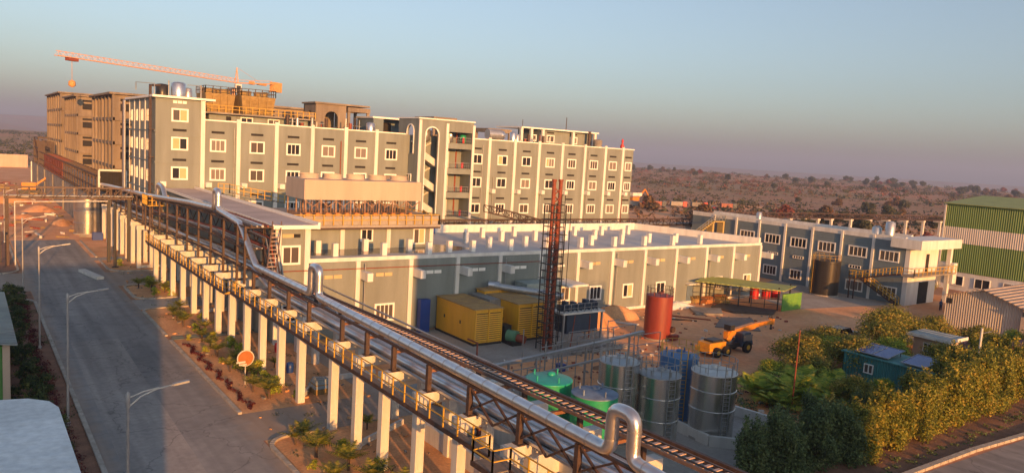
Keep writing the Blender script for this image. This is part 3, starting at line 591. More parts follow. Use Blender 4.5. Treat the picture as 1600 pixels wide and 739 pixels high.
T = thing('maroon_roof_shed', (93, 31, 0), 'white shed with a rounded maroon roof at the right edge', 'shed'); slab(T, 'wall', SlateSheet, (90, 98, 28, 33.5, 0, 2.0))
b = MB(); 
for i in range(8):
    a0 = math.pi*i/8; a1 = math.pi*(i+1)/8; f = lambda a: (30.75-3.0*math.cos(a), 2.02+.8*math.sin(a))
    (y0, z0), (y1, z1) = f(a0), f(a1); b.face([(89.8, y0, z0), (98.2, y0, z0), (98.2, y1, z1), (89.8, y1, z1)]); b.face([(89.8, y0, 2.02), (89.8, y0, z0), (89.8, y1, z1), (89.8, y1, 2.02)])
b.build('roof', MaroonM, T)
# ---- bare concrete blocks at the left
def conc_block(y0, y1, z1, label, x0=23.5, x1=62):
    T = thing('concrete_block', ((x0+x1)/2, y0, 0), label, 'building', 'unfinished concrete blocks')
    slab(T, 'wall', Conc, (x0+.5, x1, y0+.3, y1-.3, 0, z1-.4)); slab(T, 'roof_slab', Conc, (x0-.5, x1+.3, y0-.5, y1+.5, z1-.38, z1))
    fl = [z1-.4-4.6*k for k in range(1, 5)]
    for z in fl: slab(T, 'floor_band', Conc, (x0+.15, x1, y0-.05, y1, z-.35, z+.25))
    n = 6
    for k in range(n+1): y = y0+.3+(y1-y0-.6)*k/n; slab(T, 'fin', Conc, (x0+.05, x0+.497, y-.35, y+.35, 0, z1-.41))
    for z in [z1-.4]+fl[:3]:
        for k in range(4):
            x = x0+2.6+k*9
            slab(T, 'opening', Dark, (x-1.1, x+1.7, y0-.02, y0+.297, z-3.1, z-1.7)); slab(T, 'vent', Dark, (x-1.1, x+1.7, y0-.01, y0+.297, z-1.2, z-.75))
        for k in range(n):
            y = y0+.3+(y1-y0-.6)*(k+.5)/n; slab(T, 'side_opening', ConcD, (x0+.44, x0+.497, y-.8, y+.8, z-3.2, z-1.2))
    slab(T, 'boarded_window', W_cream, (x0+3.4, x0+5.6, y0+.2, y0+.238, z1-13.0, z1-11.2))
conc_block(163.7, 191.8, 26.7, 'nearest bare concrete block, left of the grey factory corner')
conc_block(220, 247, 27.6, 'middle bare concrete block between its two neighbours')
conc_block(258, 300, 29.4, 'farthest bare concrete block at the left edge of the row')
# ---- rooftop things on the factory block
def cooler(x0, x1, y0, y1, z0, label, slats):
    T = thing('cooling_tower', ((x0+x1)/2, y0, z0), label, 'cooling tower', 'cooling towers')
    b = MB(); h = 3.1; t = .4
    for (a, c, k) in ((y0, y1, 0),):
        b.raw([(x0+t, y0+.3, z0), (x1-t, y0+.3, z0), (x1-t, y1, z0), (x0+t, y1, z0), (x0, y0, z0+h), (x1, y0, z0+h), (x1, y1, z0+h), (x0, y1, z0+h)], [(0,3,2,1),(4,5,6,7),(0,1,5,4),(1,2,6,5),(2,3,7,6),(3,0,4,7)])
    b.build('casing', Wood, T)
    b = MB()
    for k in range(slats): z = z0+.5+k*(h-.9)/slats; yy = y0+.3-.3*(z-z0)/h; b.box(x0+.8, x1-.5, yy-.14, yy-.004, z, z+.16)
    for k in range(1, 4): x = x0+(x1-x0)*k/4; b.box(x-.06, x+.06, y0-.2, y0-.02, z0+.3, z0+h-.3)
    b.build('louvres', Wood, T)
    for k in range(2):
        x = x0+(x1-x0)*(k+.5)/2; b = MB(); b.lathe(x, (y0+y1)/2, [(1.35, z0+h), (1.15, z0+h+.35), (1.25, z0+h+.9)], 16, False); b.lathe(x, (y0+y1)/2, [(.1, z0+h+.3), (1.14, z0+h+.3)], 16, False); b.build('fan_stack', Wood, T)
    b = MB(); rail(b, [(x0, y1, z0+h), (x0, y0, z0+h), (x1, y0, z0+h), (x1, y1, z0+h)], 1.15, 1.2, .06); b.build('railing', Steel, T)
T = thing('penthouse', (42, 128, 21.9), 'low grey rooftop house beneath the timber cooling towers', 'building')
slab(T, 'wall', W_grey, (32.5, 49, 129, 137, 21.9, 23.2)); slab(T, 'deck', ConcD, (31.5, 50, 127.8, 138, 23.2, 23.45)); b = MB(); rail(b, [(31.6, 127.9, 23.46), (49.9, 127.9, 23.46)], 1.1, 1.1); b.build('railing', Yel, T)
for x in (38.5, 43.0): window(T, '-y', 129, x, 22.5, 2.0, .9, 2, None, fr=.15)
slab(T, 'opening', Dark, (35.2, 36, 128.95, 128.997, 22.1, 22.9)); slab(T, 'opening', Dark, (46.5, 47.6, 128.95, 128.997, 22.1, 22.9))
cooler(32.4, 37.2, 131, 137, 23.46, 'left timber cooling tower on the roof, plain boarded sides', 1)
cooler(37.9, 43.6, 130, 137, 23.46, 'right timber cooling tower on the roof, louvred front', 9)
def roof_frame(x0, x1, y0, y1, z0, z1, label, arch=False):
    T = thing('roof_structure', ((x0+x1)/2, y0, z0), label, 'roof structure', 'bare structures on the roofs')
    slab(T, 'roof_beam', Conc, (x0-.3, x1+.3, y0-.2, y0+.5, z1-.8, z1), (x0-.3, x1+.3, y1-.5, y1, z1-.8, z1), (x0-.3, x0+.4, y0+.501, y1-.501, z1-.8, z1), (x1-.4, x1+.3, y0+.501, y1-.501, z1-.8, z1))
    for x in (x0, x1):
        for y in (y0, y1-.4): slab(T, 'column', Conc, (x-.25, x+.25, y, y+.4, z0, z1-.802))
    return T
roof_frame(47.5, 50.5, 131, 137, 21.9, 24.6, 'low bare concrete frame right of the rooftop cooling towers')
T = roof_frame(57.5, 61.3, 131, 137, 21.9, 26.2, 'open bare concrete frame right of the arched roof wall')
T = thing('roof_structure', (54, 131, 21.9), 'bare concrete roof wall pierced by an arch', 'roof structure', 'bare structures on the roofs')
b = MB(); arch_panel(b, axis('-y', 131), 51.3, 56.9, 21.9, 26.4, 52.9, 55.4, 21.9, 25.2, -.4, 0); arch_panel(b, axis('-x', 51.2), 131.1, 137, 21.9, 26.4, 133, 135, 21.9, 25.2, -.3, .0); b.box(51.2, 57, 136.6, 137, 21.9, 26.3); b.build('wall', Conc, T)
slab(T, 'roof_slab', Conc, (50.9, 61.5, 130.7, 137.3, 26.41, 26.7))
T = thing('penthouse', (65, 128, 21.9), 'blue rooftop room with pale coping left of the stair tower', 'building')
slab(T, 'wall', W_blue, (60.5, 62.5, 127, 134, 21.9, 24.5), (62.501, 69, 131, 134, 21.9, 24.5)); slab(T, 'coping', Trim, (60.3, 69.2, 126.8, 134.2, 24.51, 24.8)); slab(T, 'column', W_white, (66.2, 66.9, 127, 127.5, 21.9, 24.5)); slab(T, 'opening', Dark, (62.6, 66, 130.9, 130.99, 22.2, 24.0))
T = thing('penthouse', (110, 133, 21.9), 'grey rooftop house with an antenna near the right end of the block', 'building')
slab(T, 'wall', W_grey, (104, 119.8, 134, 142, 21.9, 25.2)); slab(T, 'roof', Trim, (98, 120.4, 132.5, 142.3, 25.21, 25.5))
for x in (98.3, 101, 104.2, 113, 119.6): slab(T, 'column', W_white, (x-.3, x+.3, 132.7, 133.3, 21.9, 25.2))
for x in (107.2, 114): window(T, '-y', 134, x, 23.3, 2.2, 1.6, 2, None, fr=.2); slab(T, 'vent', Dark, (x-1, x+1, 133.95, 133.997, 24.5, 24.8))
window(T, '-y', 134, 102.2, 23.3, 2, 1.4, 2, None, fr=.2); b = MB(); b.tube([(110.8, 133, 25.5), (110.8, 133, 28.3)], .09, 6); b.tube([(117.5, 132.5, 21.9), (117.5, 132.5, 25.6)], .35, 8); b.tube([(98.5, 133, 25.5), (98.5, 133, 27)], .06, 6); b.build('antenna', Steel, T)
T = roof_frame(90.5, 96, 134, 139, 21.9, 24.6, 'bare frame of pipes and columns left of the rooftop house')
T = roof_frame(79.5, 84.5, 138, 146, 21.9, 26.2, 'bare frame just right of the stair tower roof')
slab(T, 'panel', Conc, (80, 84, 138.2, 138.5, 23.8, 24.9))
for (x, y, r, h, m, lb) in ((27.0, 125, 1.05, 2.4, Alu, 'shiny silver tank on the corner of the factory roof'), (25.0, 126.5, .95, 2.0, Black, 'dark tank beside the silver one on the corner roof'), (28.6, 126, .6, 1.7, AluD, 'small dull tank right of the silver one on the corner roof'), (59.5, 126, .8, 1.7, Alu, 'silver tank in front of the blue rooftop room'), (79.6, 124.6, .6, 1.6, Alu, 'slim silver tank beside the stair tower top'), (92.5, 128, .7, 2.1, Alu, 'silver tank beside the pipe frame on the roof'), (93.9, 128.4, .5, 1.7, AluD, 'small dull tank right of the pipe frame tank'), (118.9, 131, 1.0, 2.0, ConcD, 'squat grey tank at the right end of the roof'), (79.0, 127, .55, 1.5, NavyP, 'dark tank close to the stair tower top')):
    b = MB(); z = 25.06 if x < 30 else 21.95
    b.lathe(x, y, [(r*.98, z), (r, z+.1), (r, z+h*.88), (r*.7, z+h*.97), (.1, z+h)], 18); tag(b.build('roof_tank', m), lb, 'tank', 'tanks on the roofs')
T = thing('roof_vessel', (85, 124, 21.95), 'horizontal silver vessel with domed ends on the roof', 'tank', 'tanks on the roofs')
b = MB(); r = .95; pts = [(83.2+i*.25, 124, 23.1) for i in range(16)]
b.tube([(83.4, 124, 23.1), (86.4, 124, 23.1)], 1.0, 18); b.build('shell', AluD, T); b = MB(); vs_ = []
b.lathe(86.6, 124, [(.05, 22.0), (.7, 22.3), (1.05, 23.0), (.75, 23.75), (.05, 24.05)], 18); b.build('dome', Alu, T); slab(T, 'saddle', ConcD, (83.8, 84.2, 123.5, 124.5, 21.9, 22.3), (85.6, 86.0, 123.5, 124.5, 21.9, 22.3))
b = MB(); b.lathe(118.0, 122, [(.3, 22.05), (.5, 22.5), (.15, 23.2), (.3, 23.7), (.05, 24.2)], 10); tag(b.build('roof_beacon', RedS), 'small red beacon on the right end of the factory roof', 'beacon')
# ---- buildings behind and beside the camera
T = thing('office_block', (-20, 0, 0), 'white parapet and roof of the block the photo is taken from', 'building')
b = MB(); b.prism([(-40, -30), (-5, -30), (-5, -1), (.8, -1), (.8, 9.1)]+[(.8-.5*(1-math.cos(math.radians(a))), 9.1+.5*math.sin(math.radians(a))) for a in (30, 60, 90)]+[(-40, 9.6)], 0, 17.0); b.build('wall', mat('whitewash', (.82,.84,.84), .85, var=.12, scale=.9, fine=.14, bump=.5, bscale=6), T)
slab(T, 'shading_penthouse', W_white, (-30, -2.0, -12, -10, 17.002, 20.3), (-30, -5.2, -25, -12.002, 17.002, 20.3))  # unseen; stepped footprint is shaped to throw shade on the parapet and road
T = thing('unseen_block', (35.5, -25, 0), 'unseen block behind the camera to its right, shaped for its shadow', 'building'); slab(T, 'wall', W_grey, (24.5, 43.4, -14.5, -10, 0, 21.2)); slab(T, 'coping', W_white, (24.4, 43.5, -14.6, -9.9, 21.21, 21.45))  # unseen; inferred from its shade, cut thin to fit the shadow edges
T = thing('green_wall_shed', (-5, 60.6, 0), 'low shed with green wall and ribbed grey roof at the left edge', 'building')
slab(T, 'wall', mat('green_render', (.10,.28,.07), .8), (-14, 2.2, 60.9, 79, 0, 4.7)); slab(T, 'corner_post', W_cream, (2.05, 2.45, 60.6, 60.898, 0, 4.9), (2.203, 2.5, 60.9, 79, 0, 4.9))
b = MB()
b.face([(2.9, 60.2, 4.95), (2.9, 79.4, 4.95), (-6, 79.4, 6.4), (-6, 60.2, 6.4)]); b.face([(2.9, 60.2, 4.85), (-6, 60.2, 6.3), (-6, 79.4, 6.3), (2.9, 79.4, 4.85)]); b.face([(2.9, 60.2, 4.85), (2.9, 60.2, 4.95), (-6, 60.2, 6.4), (-6, 60.2, 6.3)]); b.face([(2.9, 60.2, 4.85), (2.9, 79.4, 4.85), (2.9, 79.4, 4.95), (2.9, 60.2, 4.95)])
for i in range(40): y = 60.4+i*.48; b.beam((2.88, y, 5.0), (-6, y, 6.45), .1, .06)
b.build('roof', SlateSheet, T)
# low plinth line, boundary wall and retaining wall on the left
T = thing('retaining_wall', (19.6, 230, 0), 'long weathered grey wall under the far pipe rack', 'wall')
slab(T, 'panel', ConcD, (19.5, 20.1, 158, 312, 0, 6.7)); 
for y in (163, 185, 207, 232, 256, 281, 306): slab(T, 'pier', ConcD if y < 300 else W_white, (19.2, 19.497, y-.5, y+.5, 0, 6.9))
b = MB(); b.box(-60, 24, 400, 400.5, 0, 5.6); tag(b.build('boundary_wall', W_cream), 'pale boundary wall across the far left ground', 'wall')

T = thing('wall_pipe', (40, 70.8, 7), 'thin rust coloured pipe running along the upper warehouse wall', 'pipe')
b = MB(); b.tube([(24.4, 70.7, 7.25), (45, 70.7, 7.15), (56.4, 70.7, 7.1)], .05, 6); b.build('run', SteelR, T); b = MB(); b.tube([(56.4, 70.7, 7.1), (56.4, 70.7, 4.0)], .05, 6); b.build('drop', SteelR, T)
fb = [o for o in C.objects if o.name.startswith('factory_block')][0]; wh = [o for o in C.objects if o.name.startswith('warehouse')][0]
for x, z0, z1 in ((34.0, 3, 21), (51.4, 6, 20), (79.9, 2, 20.9), (82.6, 4, 15), (94.2, 2, 13), (106.5, 2, 21), (117.0, 1, 13)): b = MB(); b.tube([(x, YM-.12, z0), (x, YM-.12, z1)], .08, 6); b.build('rain_pipe', [SteelR, SteelG, Steel][int(x) % 3], fb)
for x in (33.4, 51.2, 69.1, 87.7): b = MB(); b.tube([(x, 70.7, .4), (x, 70.7, 7.7)], .07, 6); b.build('rain_pipe', SteelG, wh)

pm = bpy.data.materials.new('wet_roof'); pm.use_nodes = True; pp = pm.node_tree.nodes['Principled BSDF']; pp.inputs['Base Color'].default_value = (.12,.11,.10,1); pp.inputs['Roughness'].default_value = .12
sheet('roof_puddle', [[(29, 75.4), (33, 74.2), (38, 75.2), (43, 74.3), (47, 75.2), (50.6, 76.5), (49, 79.5), (46.3, 81.5), (46.1, 79.1), (29, 79.1)]], pm, 8.006)
# ---------------------------------------------------------------- pipe rack
near = [23.2, 27.4, 31.8, 36.1, 40.4, 44.2, 48.2, 54.4, 58.9, 63.6, 68.0]
mid = [72.8, 77.5, 82.3, 87.4, 92.6, 97.8, 103.2, 107.8]
far = [119.2, 124.0, 128.8, 133.4, 138.0, 142.6, 147.4, 152.6]
def portal(y, x0, xs, xe, label):
    T = thing('rack_portal', (x0, y, 0), label, 'concrete frame', 'white concrete frames of the pipe rack')
    for x in xs: slab(T, 'pillar', W_beam, (x-.27, x+.27, y-.27, y+.27, 0, 5.6))
    slab(T, 'cross_beam', W_beam, (x0-.35, xe, y-.3, y+.3, 5.602, 6.25))
    slab(T, 'base_plate', Steel, (x0+.3, x0+.9, y-.3, y+.3, 6.252, 6.3))
for i, y in enumerate(near):
    portal(y, 20.7, (20.7, 25.5), 26.3, 'white concrete pipe rack frame nearer than the link wing, '+ORD[i]+' from the camera')
for i, y in enumerate(mid):
    portal(y, 20.7, (20.7, 23.7), 24.0, 'white concrete rack frame beside the link wing, '+ORD[i]+' beyond the sloping pipe')
for i, y in enumerate(far):
    portal(y, 20.6, (20.6, 22.3), 22.5, 'white concrete rack frame beyond the side road, '+ORD[i]+' after the gap')
# tie walls between pillars
for i, (pts, lb) in enumerate(((((20.7, 54.4), (23.5, 58.4), (29.0, 58.6)), 'low white kerb wall around the pillars by the tied-up crate'), (((20.7, 87.4), (29, 87.4)), 'low white kerb wall between pillars beside the driveway'), (((20.7, 44.2), (25.5, 46.8)), 'low white kerb wall by the nearest junction pillar'), (((20.9, 119.2), (28, 119.2)), 'low white kerb wall behind the side road'))):
    b = MB()
    for p, q in zip(pts, pts[1:]): b.beam((*p, .2), (*q, .2), .22, .4)
    tag(b.build('low_wall', W_beam), lb, 'low wall', 'low white walls')
b = MB(); b.beam((25.5, 14, .6), (25.5, 43.6, .6), .25, 1.2); b.beam((26.0, 34, 1.0), (31, 34, 1.0), .25, 2.0); b.beam((29.6, 14, .8), (29.6, 48, .8), .25, 1.6); tag(b.build('plinth_wall', W_beam), 'white plinth wall along the inner pillars of the near pipe rack', 'low wall', 'low white walls')
RX = lambda y: 26.3-.047*y
LX = lambda y: 24.85-.045*y
T = thing('near_steelwork', (21.2, 45, 6.3), 'brown steel posts and beams carrying the near pipes and cable ladder', 'pipe rack')
ps = MB(); ps.box(21.08, 21.32, -.12, .12, 6.3, 7.8); p0 = None
for y in near: slab(T, 'post', Steel, (21.08, 21.34, y-.13, y+.13, 6.3, 7.78)); slab(T, 'post', Steel, (RX(y)-.12, RX(y)+.12, y-.12, y+.12, 6.25, 7.35))
for y in near: slab(T, 'tie_beam', mat('rust_beam', (.26,.12,.06), .75) if y < 24 else bpy.data.materials['rust_beam'], (21.35, RX(y)+.1, y-.1, y+.1, 7.36, 7.52))
b = MB(); b.box(21.14, 21.30, 8, 69.5, 7.79, 7.92); b.beam((RX(8), 8, 7.62), (RX(67), 67, 7.62), .18, .18); b.build('chord', Steel, T)
b = MB()
for a, c in zip([18.8]+near[:3], near[:3]+[None]):
    if c: 
        m_ = (a+c)/2; b.beam((21.2, a, 6.5), (21.2, m_, 7.75), .1); b.beam((21.2, m_, 7.75), (21.2, c, 6.5), .1); b.beam((21.2, a, 7.75), (21.2, m_, 6.4), .1); b.beam((21.2, m_, 6.4), (21.2, c, 7.75), .1)
b.build('bracing', Steel, T)
T = thing('cable_ladder', (25.3, 45, 7.7), 'long brown cable ladder running beside the near pipe to the link wing', 'cable tray')
b = MB(); Z = 7.68
for x in (0, .85): b.beam((LX(10)+x, 10, Z), (LX(66.5)+x, 66.5, Z), .09, .16); b.beam((LX(66.5)+x, 66.5, Z), (23.9+x, 71.2, 12.0), .1, .2)
b.build('side_rail', mat('dusty_tray_steel', (.22,.15,.12), .65, metal=.2, var=.2), T)
b = MB(); y = 12
while y < 66: b.box(LX(y)+.05, LX(y)+.8, y, y+.16, Z+.0, Z+.06); y += .46
b.build('rung', mat('pale_rungs', (.58,.42,.35), .6, metal=.1), T); b = MB()
for k in range(13): t = k/13; b.box(LX(66.5)*(1-t)+23.9*t+.05, LX(66.5)*(1-t)+23.9*t+.8, 66.5+4.7*t, 66.58+4.7*t, Z+4.32*t, Z+.06+4.32*t)
b.build('climbing_rung', bpy.data.materials['pale_rungs'], T)
b = MB()
for i, dx in enumerate((.03, .1, .6)): b.tube([(LX(10)+.12+dx, 10+i*.3, Z+.09), (LX(66)+.12+dx, 66, Z+.09)], .025, 5)
b.build('cable', BlackP, T)
def pipe(label, pts, r, m, n=12, name='pipe', flanges=0):
    T = thing(name, pts[0], label, 'pipe', 'pipes of the pipe rack') if flanges else None
    # round the corners
    P = [Vector(p) for p in pts]; out = [P[0]]
    for a, c, d in zip(P, P[1:], P[2:]):
        rr = min((a-c).length, (d-c).length, r*3.4)*.5
        s = c+(a-c).normalized()*rr; e = c+(d-c).normalized()*rr
        for k in range(6): t = k/5; out.append(s*(1-t)**2+c*2*t*(1-t)+e*t*t)
    out.append(P[-1]); b = MB(); b.tube(out, r, n)
    if not T: return tag(b.build(name, m), label, 'pipe', 'pipes of the pipe rack')
    b.k = 1
    tot = 0
    for a, c in zip(P, P[1:]):
        L_ = (c-a).length; n_ = int(L_/flanges); d = (c-a).normalized()
        for k in range(1, n_+1):
            if k*flanges < L_-.5: q = a+d*(k*flanges); b.tube([q-d*.035, q+d*.035], r+.012, n, False)
    b.build('cladding', [m, AluD], T); return T
loop = lambda y, z, h, d: [(21.3, y-d/2, z), (21.3, y-d/2, z+h), (21.3, y+d/2, z+h), (21.3, y+d/2, z)]
pipe('big shiny silver clad pipe along the top of the rack with four upright loops', [(21.3, 10, 7.6), (21.3, 15.5, 7.9)]+loop(20.75, 8.1, 1.85, 1.25)+loop(53.6, 8.45, 2.1, 1.5)+[(21.3, 67.6, 8.4), (21.3, 72.6, 11.7)]+loop(81.0, 12.3, 1.9, 1.3)+[(21.2, 92, 12.0), (21.0, 115, 10.9), (20.9, 150, 9.8), (20.8, 160, 9.4)], .29, Alu, 18, 'pipe', 1.3)
pipe('twin-limbed silver pipe loop above the yellow platform', [(22.1, 108, 10.2), (22.1, 111, 12.4), (22.1, 113, 12.6), (22.1, 114.2, 12.4), (22.1, 114.4, 10.6)], .3, Alu, 12)
pipe('lower silver pipe, thickest of those at deck level near the camera', [(22.1, 12, 6.6), (22.1, 66, 6.65), (21.9, 70.5, 7.8), (21.9, 118, 7.3), (21.6, 158, 6.6)], .24, Alu)
for i, (x, r, m) in enumerate(((22.62, .16, AluD), (23.05, .19, Alu), (23.45, .12, AluD), (23.8, .14, AluD), (24.1, .06, Steel), (27.2, .08, SteelG))):
    pipe(['thin grey pipe beside the lower silver pipe','dull silver pipe second inward from the lower silver pipe','thin grey pipe third inward from the lower silver pipe','slim dull silver pipe nearest the cable ladder posts','very thin brown pipe beneath the cable ladder','thin grey pipe on the far side of the cable ladder'][i], [(x, 12, 6.5), (x, 68, 6.5)], r, m, 8)
T = thing('pipe_tray', (22.4, 40, 6.3), 'wide pale silver tray under the low pipes of the near rack', 'pipe tray')
slab(T, 'tray', AluD, (21.55, 24.2, 10, 67.5, 6.33, 6.37)); slab(T, 'side_lip', AluD, (21.5, 21.548, 10, 67.5, 6.33, 6.47))
for i in range(5):
    pipe('slim silver pipe on the pale tray, '+ORD[i]+' from its outer edge', [(21.68+i*.5, 10, 6.44), (21.68+i*.5, 67.8, 6.44)], .045, AluD, 7)
T = thing('far_steelwork', (22, 95, 6.3), 'tall brown steel rack of posts, beams and chords beside the link wing', 'pipe rack')
def hz(y): return 11.7 if y < 84 else 11.7-(y-84)*.034
for y in [70.4]+mid+[112.5]+far:
    x1 = 23.6 if y < 112 else 22.3; h = hz(y)
    for x in (21.1, x1): slab(T, 'post', Steel, (x-.1, x+.1, y-.1, y+.1, 6.3, h))
    slab(T, 'tie_beam', Steel, (21.0, x1+.1, y-.08, y+.08, h-.2, h-.02), (21.0, x1+.1, y-.08, y+.08, h-2.2, h-2.05), (21.0, x1+.1, y-.08, y+.08, h-4.0, h-3.85))
b = MB(); ys = [70.4]+mid+[112.5]+far
for a, c in zip(ys, ys[1:]):
    for x in (21.1, 23.6 if a < 112 else 22.3):
        for dz in (.1, 2.1, 3.95): b.beam((x, a, hz(a)-dz), (x, c, hz(c)-dz), .12, .14)
    b.beam((23.6 if a < 112 else 22.3, a, hz(a)-.1), (23.6 if a < 112 else 22.3, (a+c)/2, hz(a)-2.1), .08); b.beam((23.6 if a < 112 else 22.3, c, hz(c)-.1), (23.6 if a < 112 else 22.3, (a+c)/2, hz(a)-2.1), .08)
b.build('chord', Steel, T)
random.seed(5)
for i in range(11):
    x = 21.5+(i % 4)*.5; dz = [-.05, 2.0, 3.8][i % 3]; r = random.choice([.06, .09, .14])
    m = [Steel, SteelG, AluD, SteelR][i % 4]
    pipe('thin pipe on the tall rack beside the link wing, '+ORD[i]+' in from the outside', [(x, 69.8, hz(72)-dz), (x, 84, hz(84)-dz), (min(x, 22.2), 118, hz(118)-dz), (min(x, 22.2), 156, hz(156)-dz)], r, m, 7)
for i in range(5):
    x = 22.3+i*.35
    pipe('slanting thin pipe dropping off the tall rack, '+ORD[i]+' from the road', [(x, 60-i*1.2, 6.6), (x, 65.8+.3*i, 6.7), (x+.3, 70.2, 10.6), (x+.3, 75, 10.7)], .07, [Steel, SteelG, SteelR][i % 3], 7)
# walkway with yellow handrail
T = thing('walkway', (20.2, 45, 5.6), 'grey steel walkway with a yellow handrail along the road side of the rack', 'walkway')
slab(T, 'deck', mat('walkway_grating', (.24,.20,.17), .8, var=.15, scale=5), (19.85, 20.33, 14, 26.2, 5.66, 5.72), (19.85, 20.33, 27.8, 70.2, 5.66, 5.72), (18.9, 20.33, 26.202, 27.798, 5.66, 5.72), (19.85, 20.33, 71.5, 110, 5.2, 5.26))
slab(T, 'edge_beam', Steel, (19.78, 19.848, 14, 26.19, 5.5, 5.74), (19.78, 19.848, 27.8, 70.2, 5.5, 5.74), (18.83, 18.898, 26.1, 27.9, 5.5, 5.74), (19.78, 19.848, 71.5, 110, 5.05, 5.28))
b = MB(); rail(b, [(19.83, 14, 5.74), (19.83, 26.15, 5.74), (18.88, 26.2, 5.74), (18.88, 27.8, 5.74), (19.83, 27.85, 5.74), (19.83, 70.2, 5.74), (19.83, 71.5, 5.28), (19.83, 110, 5.28)], 1.05, 1.42, .035); b.build('handrail', Yel, T)
b = MB()
for k in range(6): b.box(19.6, 20.5, 70.2+k*.22, 70.42+k*.22, 5.62-k*.07, 5.67-k*.07)
rail(b, [(20.4, 70.2, 5.7), (20.4, 71.5, 5.3)], 1.0, .5, .035); b.build('step', Yel, T)
T = thing('valve_platform', (22, 113, 9.6), 'small yellow railed platform on the rack below the twin pipe loop', 'platform')
slab(T, 'deck', Yel, (20.3, 23.2, 111.2, 114.8, 9.75, 9.85)); b = MB(); rail(b, [(20.3, 114.8, 9.86), (20.3, 111.2, 9.86), (22.9, 111.2, 9.86)], 1.3, .5, .06); b.build('railing', Yel, T)
slab(T, 'leg', Steel, (20.5, 20.7, 111.4, 111.6, 6.3, 9.74)); slab(T, 'leg', Steel, (20.5, 20.7, 114.4, 114.6, 6.3, 9.74))
# pipe bridge across the road
T = thing('pipe_bridge', (12, 125.5, 9.4), 'brown steel truss bridge carrying pipes across the far road', 'pipe bridge')
for x in (5.0, 17.6, 20.3): slab(T, 'post', BlackP if x > 10 else Steel, (x-.22, x+.22, 125.3, 125.74, 0, 9.4))
b = MB()
for z in (9.45, 11.0):
    for y in (125.3, 126.6): b.beam((4.7, y, z), (20.8, y, z), .12, .14)
n = 11
for i in range(n+1):
    x = 4.8+i*1.45; b.beam((x, 125.3, 9.5), (x, 125.3, 11.0), .09); b.beam((x, 126.6, 9.5), (x, 126.6, 11.0), .13); b.beam((x, 125.3, 9.5), (x, 126.6, 9.5), .12)
    if i < n: b.beam((x, 125.3, 9.5), (x+1.45, 125.3, 11.0), .09)
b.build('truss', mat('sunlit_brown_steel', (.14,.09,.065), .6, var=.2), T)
b = MB()
for y in (125.7, 126.0, 126.3): b.tube([(4.6, y, 9.8), (21, y, 9.8)], .12, 8)
b.build('pipe_run', SteelG, T)
b = MB(); b.tube([(5.9, 125, 0), (5.9, 125, 9.0), (17.4, 125, 9.15)], .09, 6); b.build('conduit', W_beam, T)
# stuff on the retaining wall
T = thing('far_pipe_gallery', (21, 230, 6.8), 'dense dark and red steel pipe gallery on top of the long grey wall', 'pipe rack')
b = MB(); r_ = MB()
for i in range(34):
    y = 158+i*4.5; bb = r_ if 215 < y < 262 else b
    for x in (20.2, 22.6): bb.beam((x, y, 6.7), (x, y, 11.2 if y < 262 else 14.5), .3)
    bb.beam((20.1, y, 11.0), (22.7, y, 11.0), .3); bb.beam((20.1, y, 8.8), (22.7, y, 8.8), .25)
    if 215 < y < 262: bb.beam((20.1, y, 7.0), (20.1, y+4.5, 11), .2); bb.beam((20.1, y, 11.0), (20.1, y+4.5, 7), .2)
for z in (7.2, 8.8, 11.0):
    for x in (20.2, 22.6): b.beam((x, 158, z), (x, 308, z), .25)
b.build('frame', Steel, T); r_.build('red_frame', mat('dull_red_steel', (.16,.045,.03), .7), T)
b = MB(); random.seed(2)
for i in range(9): x = 20.5+(i % 4)*.55; z = 7.4+(i//4)*1.7; b.tube([(x, 157, z), (x, 308, z)], .18, 7)
b.build('pipe_run', SteelG, T)
T = thing('gallery_head', (22, 157, 9), 'white rimmed open end of the pipe gallery beside the factory corner', 'frame')
b = MB(); b.beam((20.4, 157, 12.1), (24.9, 157, 12.1), .35); b.beam((20.4, 157, 6.7), (20.4, 157, 12.1), .3); b.beam((24.9, 157, 6.7), (24.9, 157, 12.1), .35); b.build('rim', W_white, T)
b = MB()
for i in range(7): b.box(20.8+i*.62, 20.9+i*.62, 157.2, 157.3, 8.4, 11.9)
b.box(20.6, 24.7, 157.31, 160, 8.2, 11.9); b.build('grille', Dark, T)
T = thing('access_tower', (20.5, 300, 6.7), 'open steel stair frame at the far end of the grey wall', 'frame')
b = MB()
for x in (20, 26):
    for y in (285, 300): b.beam((x, y, 0), (x, y, 15.5), .35)
for z in (9, 12, 15.3):
    for x in (20, 26): b.beam((x, 285, z), (x, 300, z), .3)
    for y in (285, 300): b.beam((20, y, z), (26, y, z), .3)
b.beam((20, 285, 7), (20, 300, 15), .3); b.build('frame', Steel, T)
# ---- middle truss behind the warehouse
T = thing('truss_gallery', (95, 103, 8), 'dark truss pipe gallery behind the warehouse with one sloping span', 'pipe rack')
b = MB()
def truss(b, p, q, h, n, wd=1.6, t=.14):
    p = Vector(p); q = Vector(q)
    for dy in (0, wd):
        o = Vector((0, dy, 0)); u = Vector((0, 0, h))
        b.beam(p+o, q+o, t); b.beam(p+o+u, q+o+u, t)
        for i in range(n+1):
            a = p.lerp(q, i/n)+o; b.beam(a, a+u, t*.8)
            if i < n: c = p.lerp(q, (i+1)/n)+o; (b.beam(a, c+u, t*.6) if i % 2 else b.beam(a+u, c, t*.6))
truss(b, (58, 103, 7.2), (124, 103, 7.2), 1.25, 34); truss(b, (69.8, 102, 9.9), (82, 102, 7.3), 1.1, 8); truss(b, (120, 101, 7.0), (165.1, 133.3, 5.6), 1.2, 26)
b.build('truss', Steel, T)
for x in (62, 69, 76.5, 84, 91.5, 99, 106.5, 113.5, 120): slab(T, 'support', W_beam, (x-.3, x+.3, 103.4, 104, 0, 6.3), (x-.9, x+.9, 103.2, 104.3, 6.3, 7.1))
b = MB()
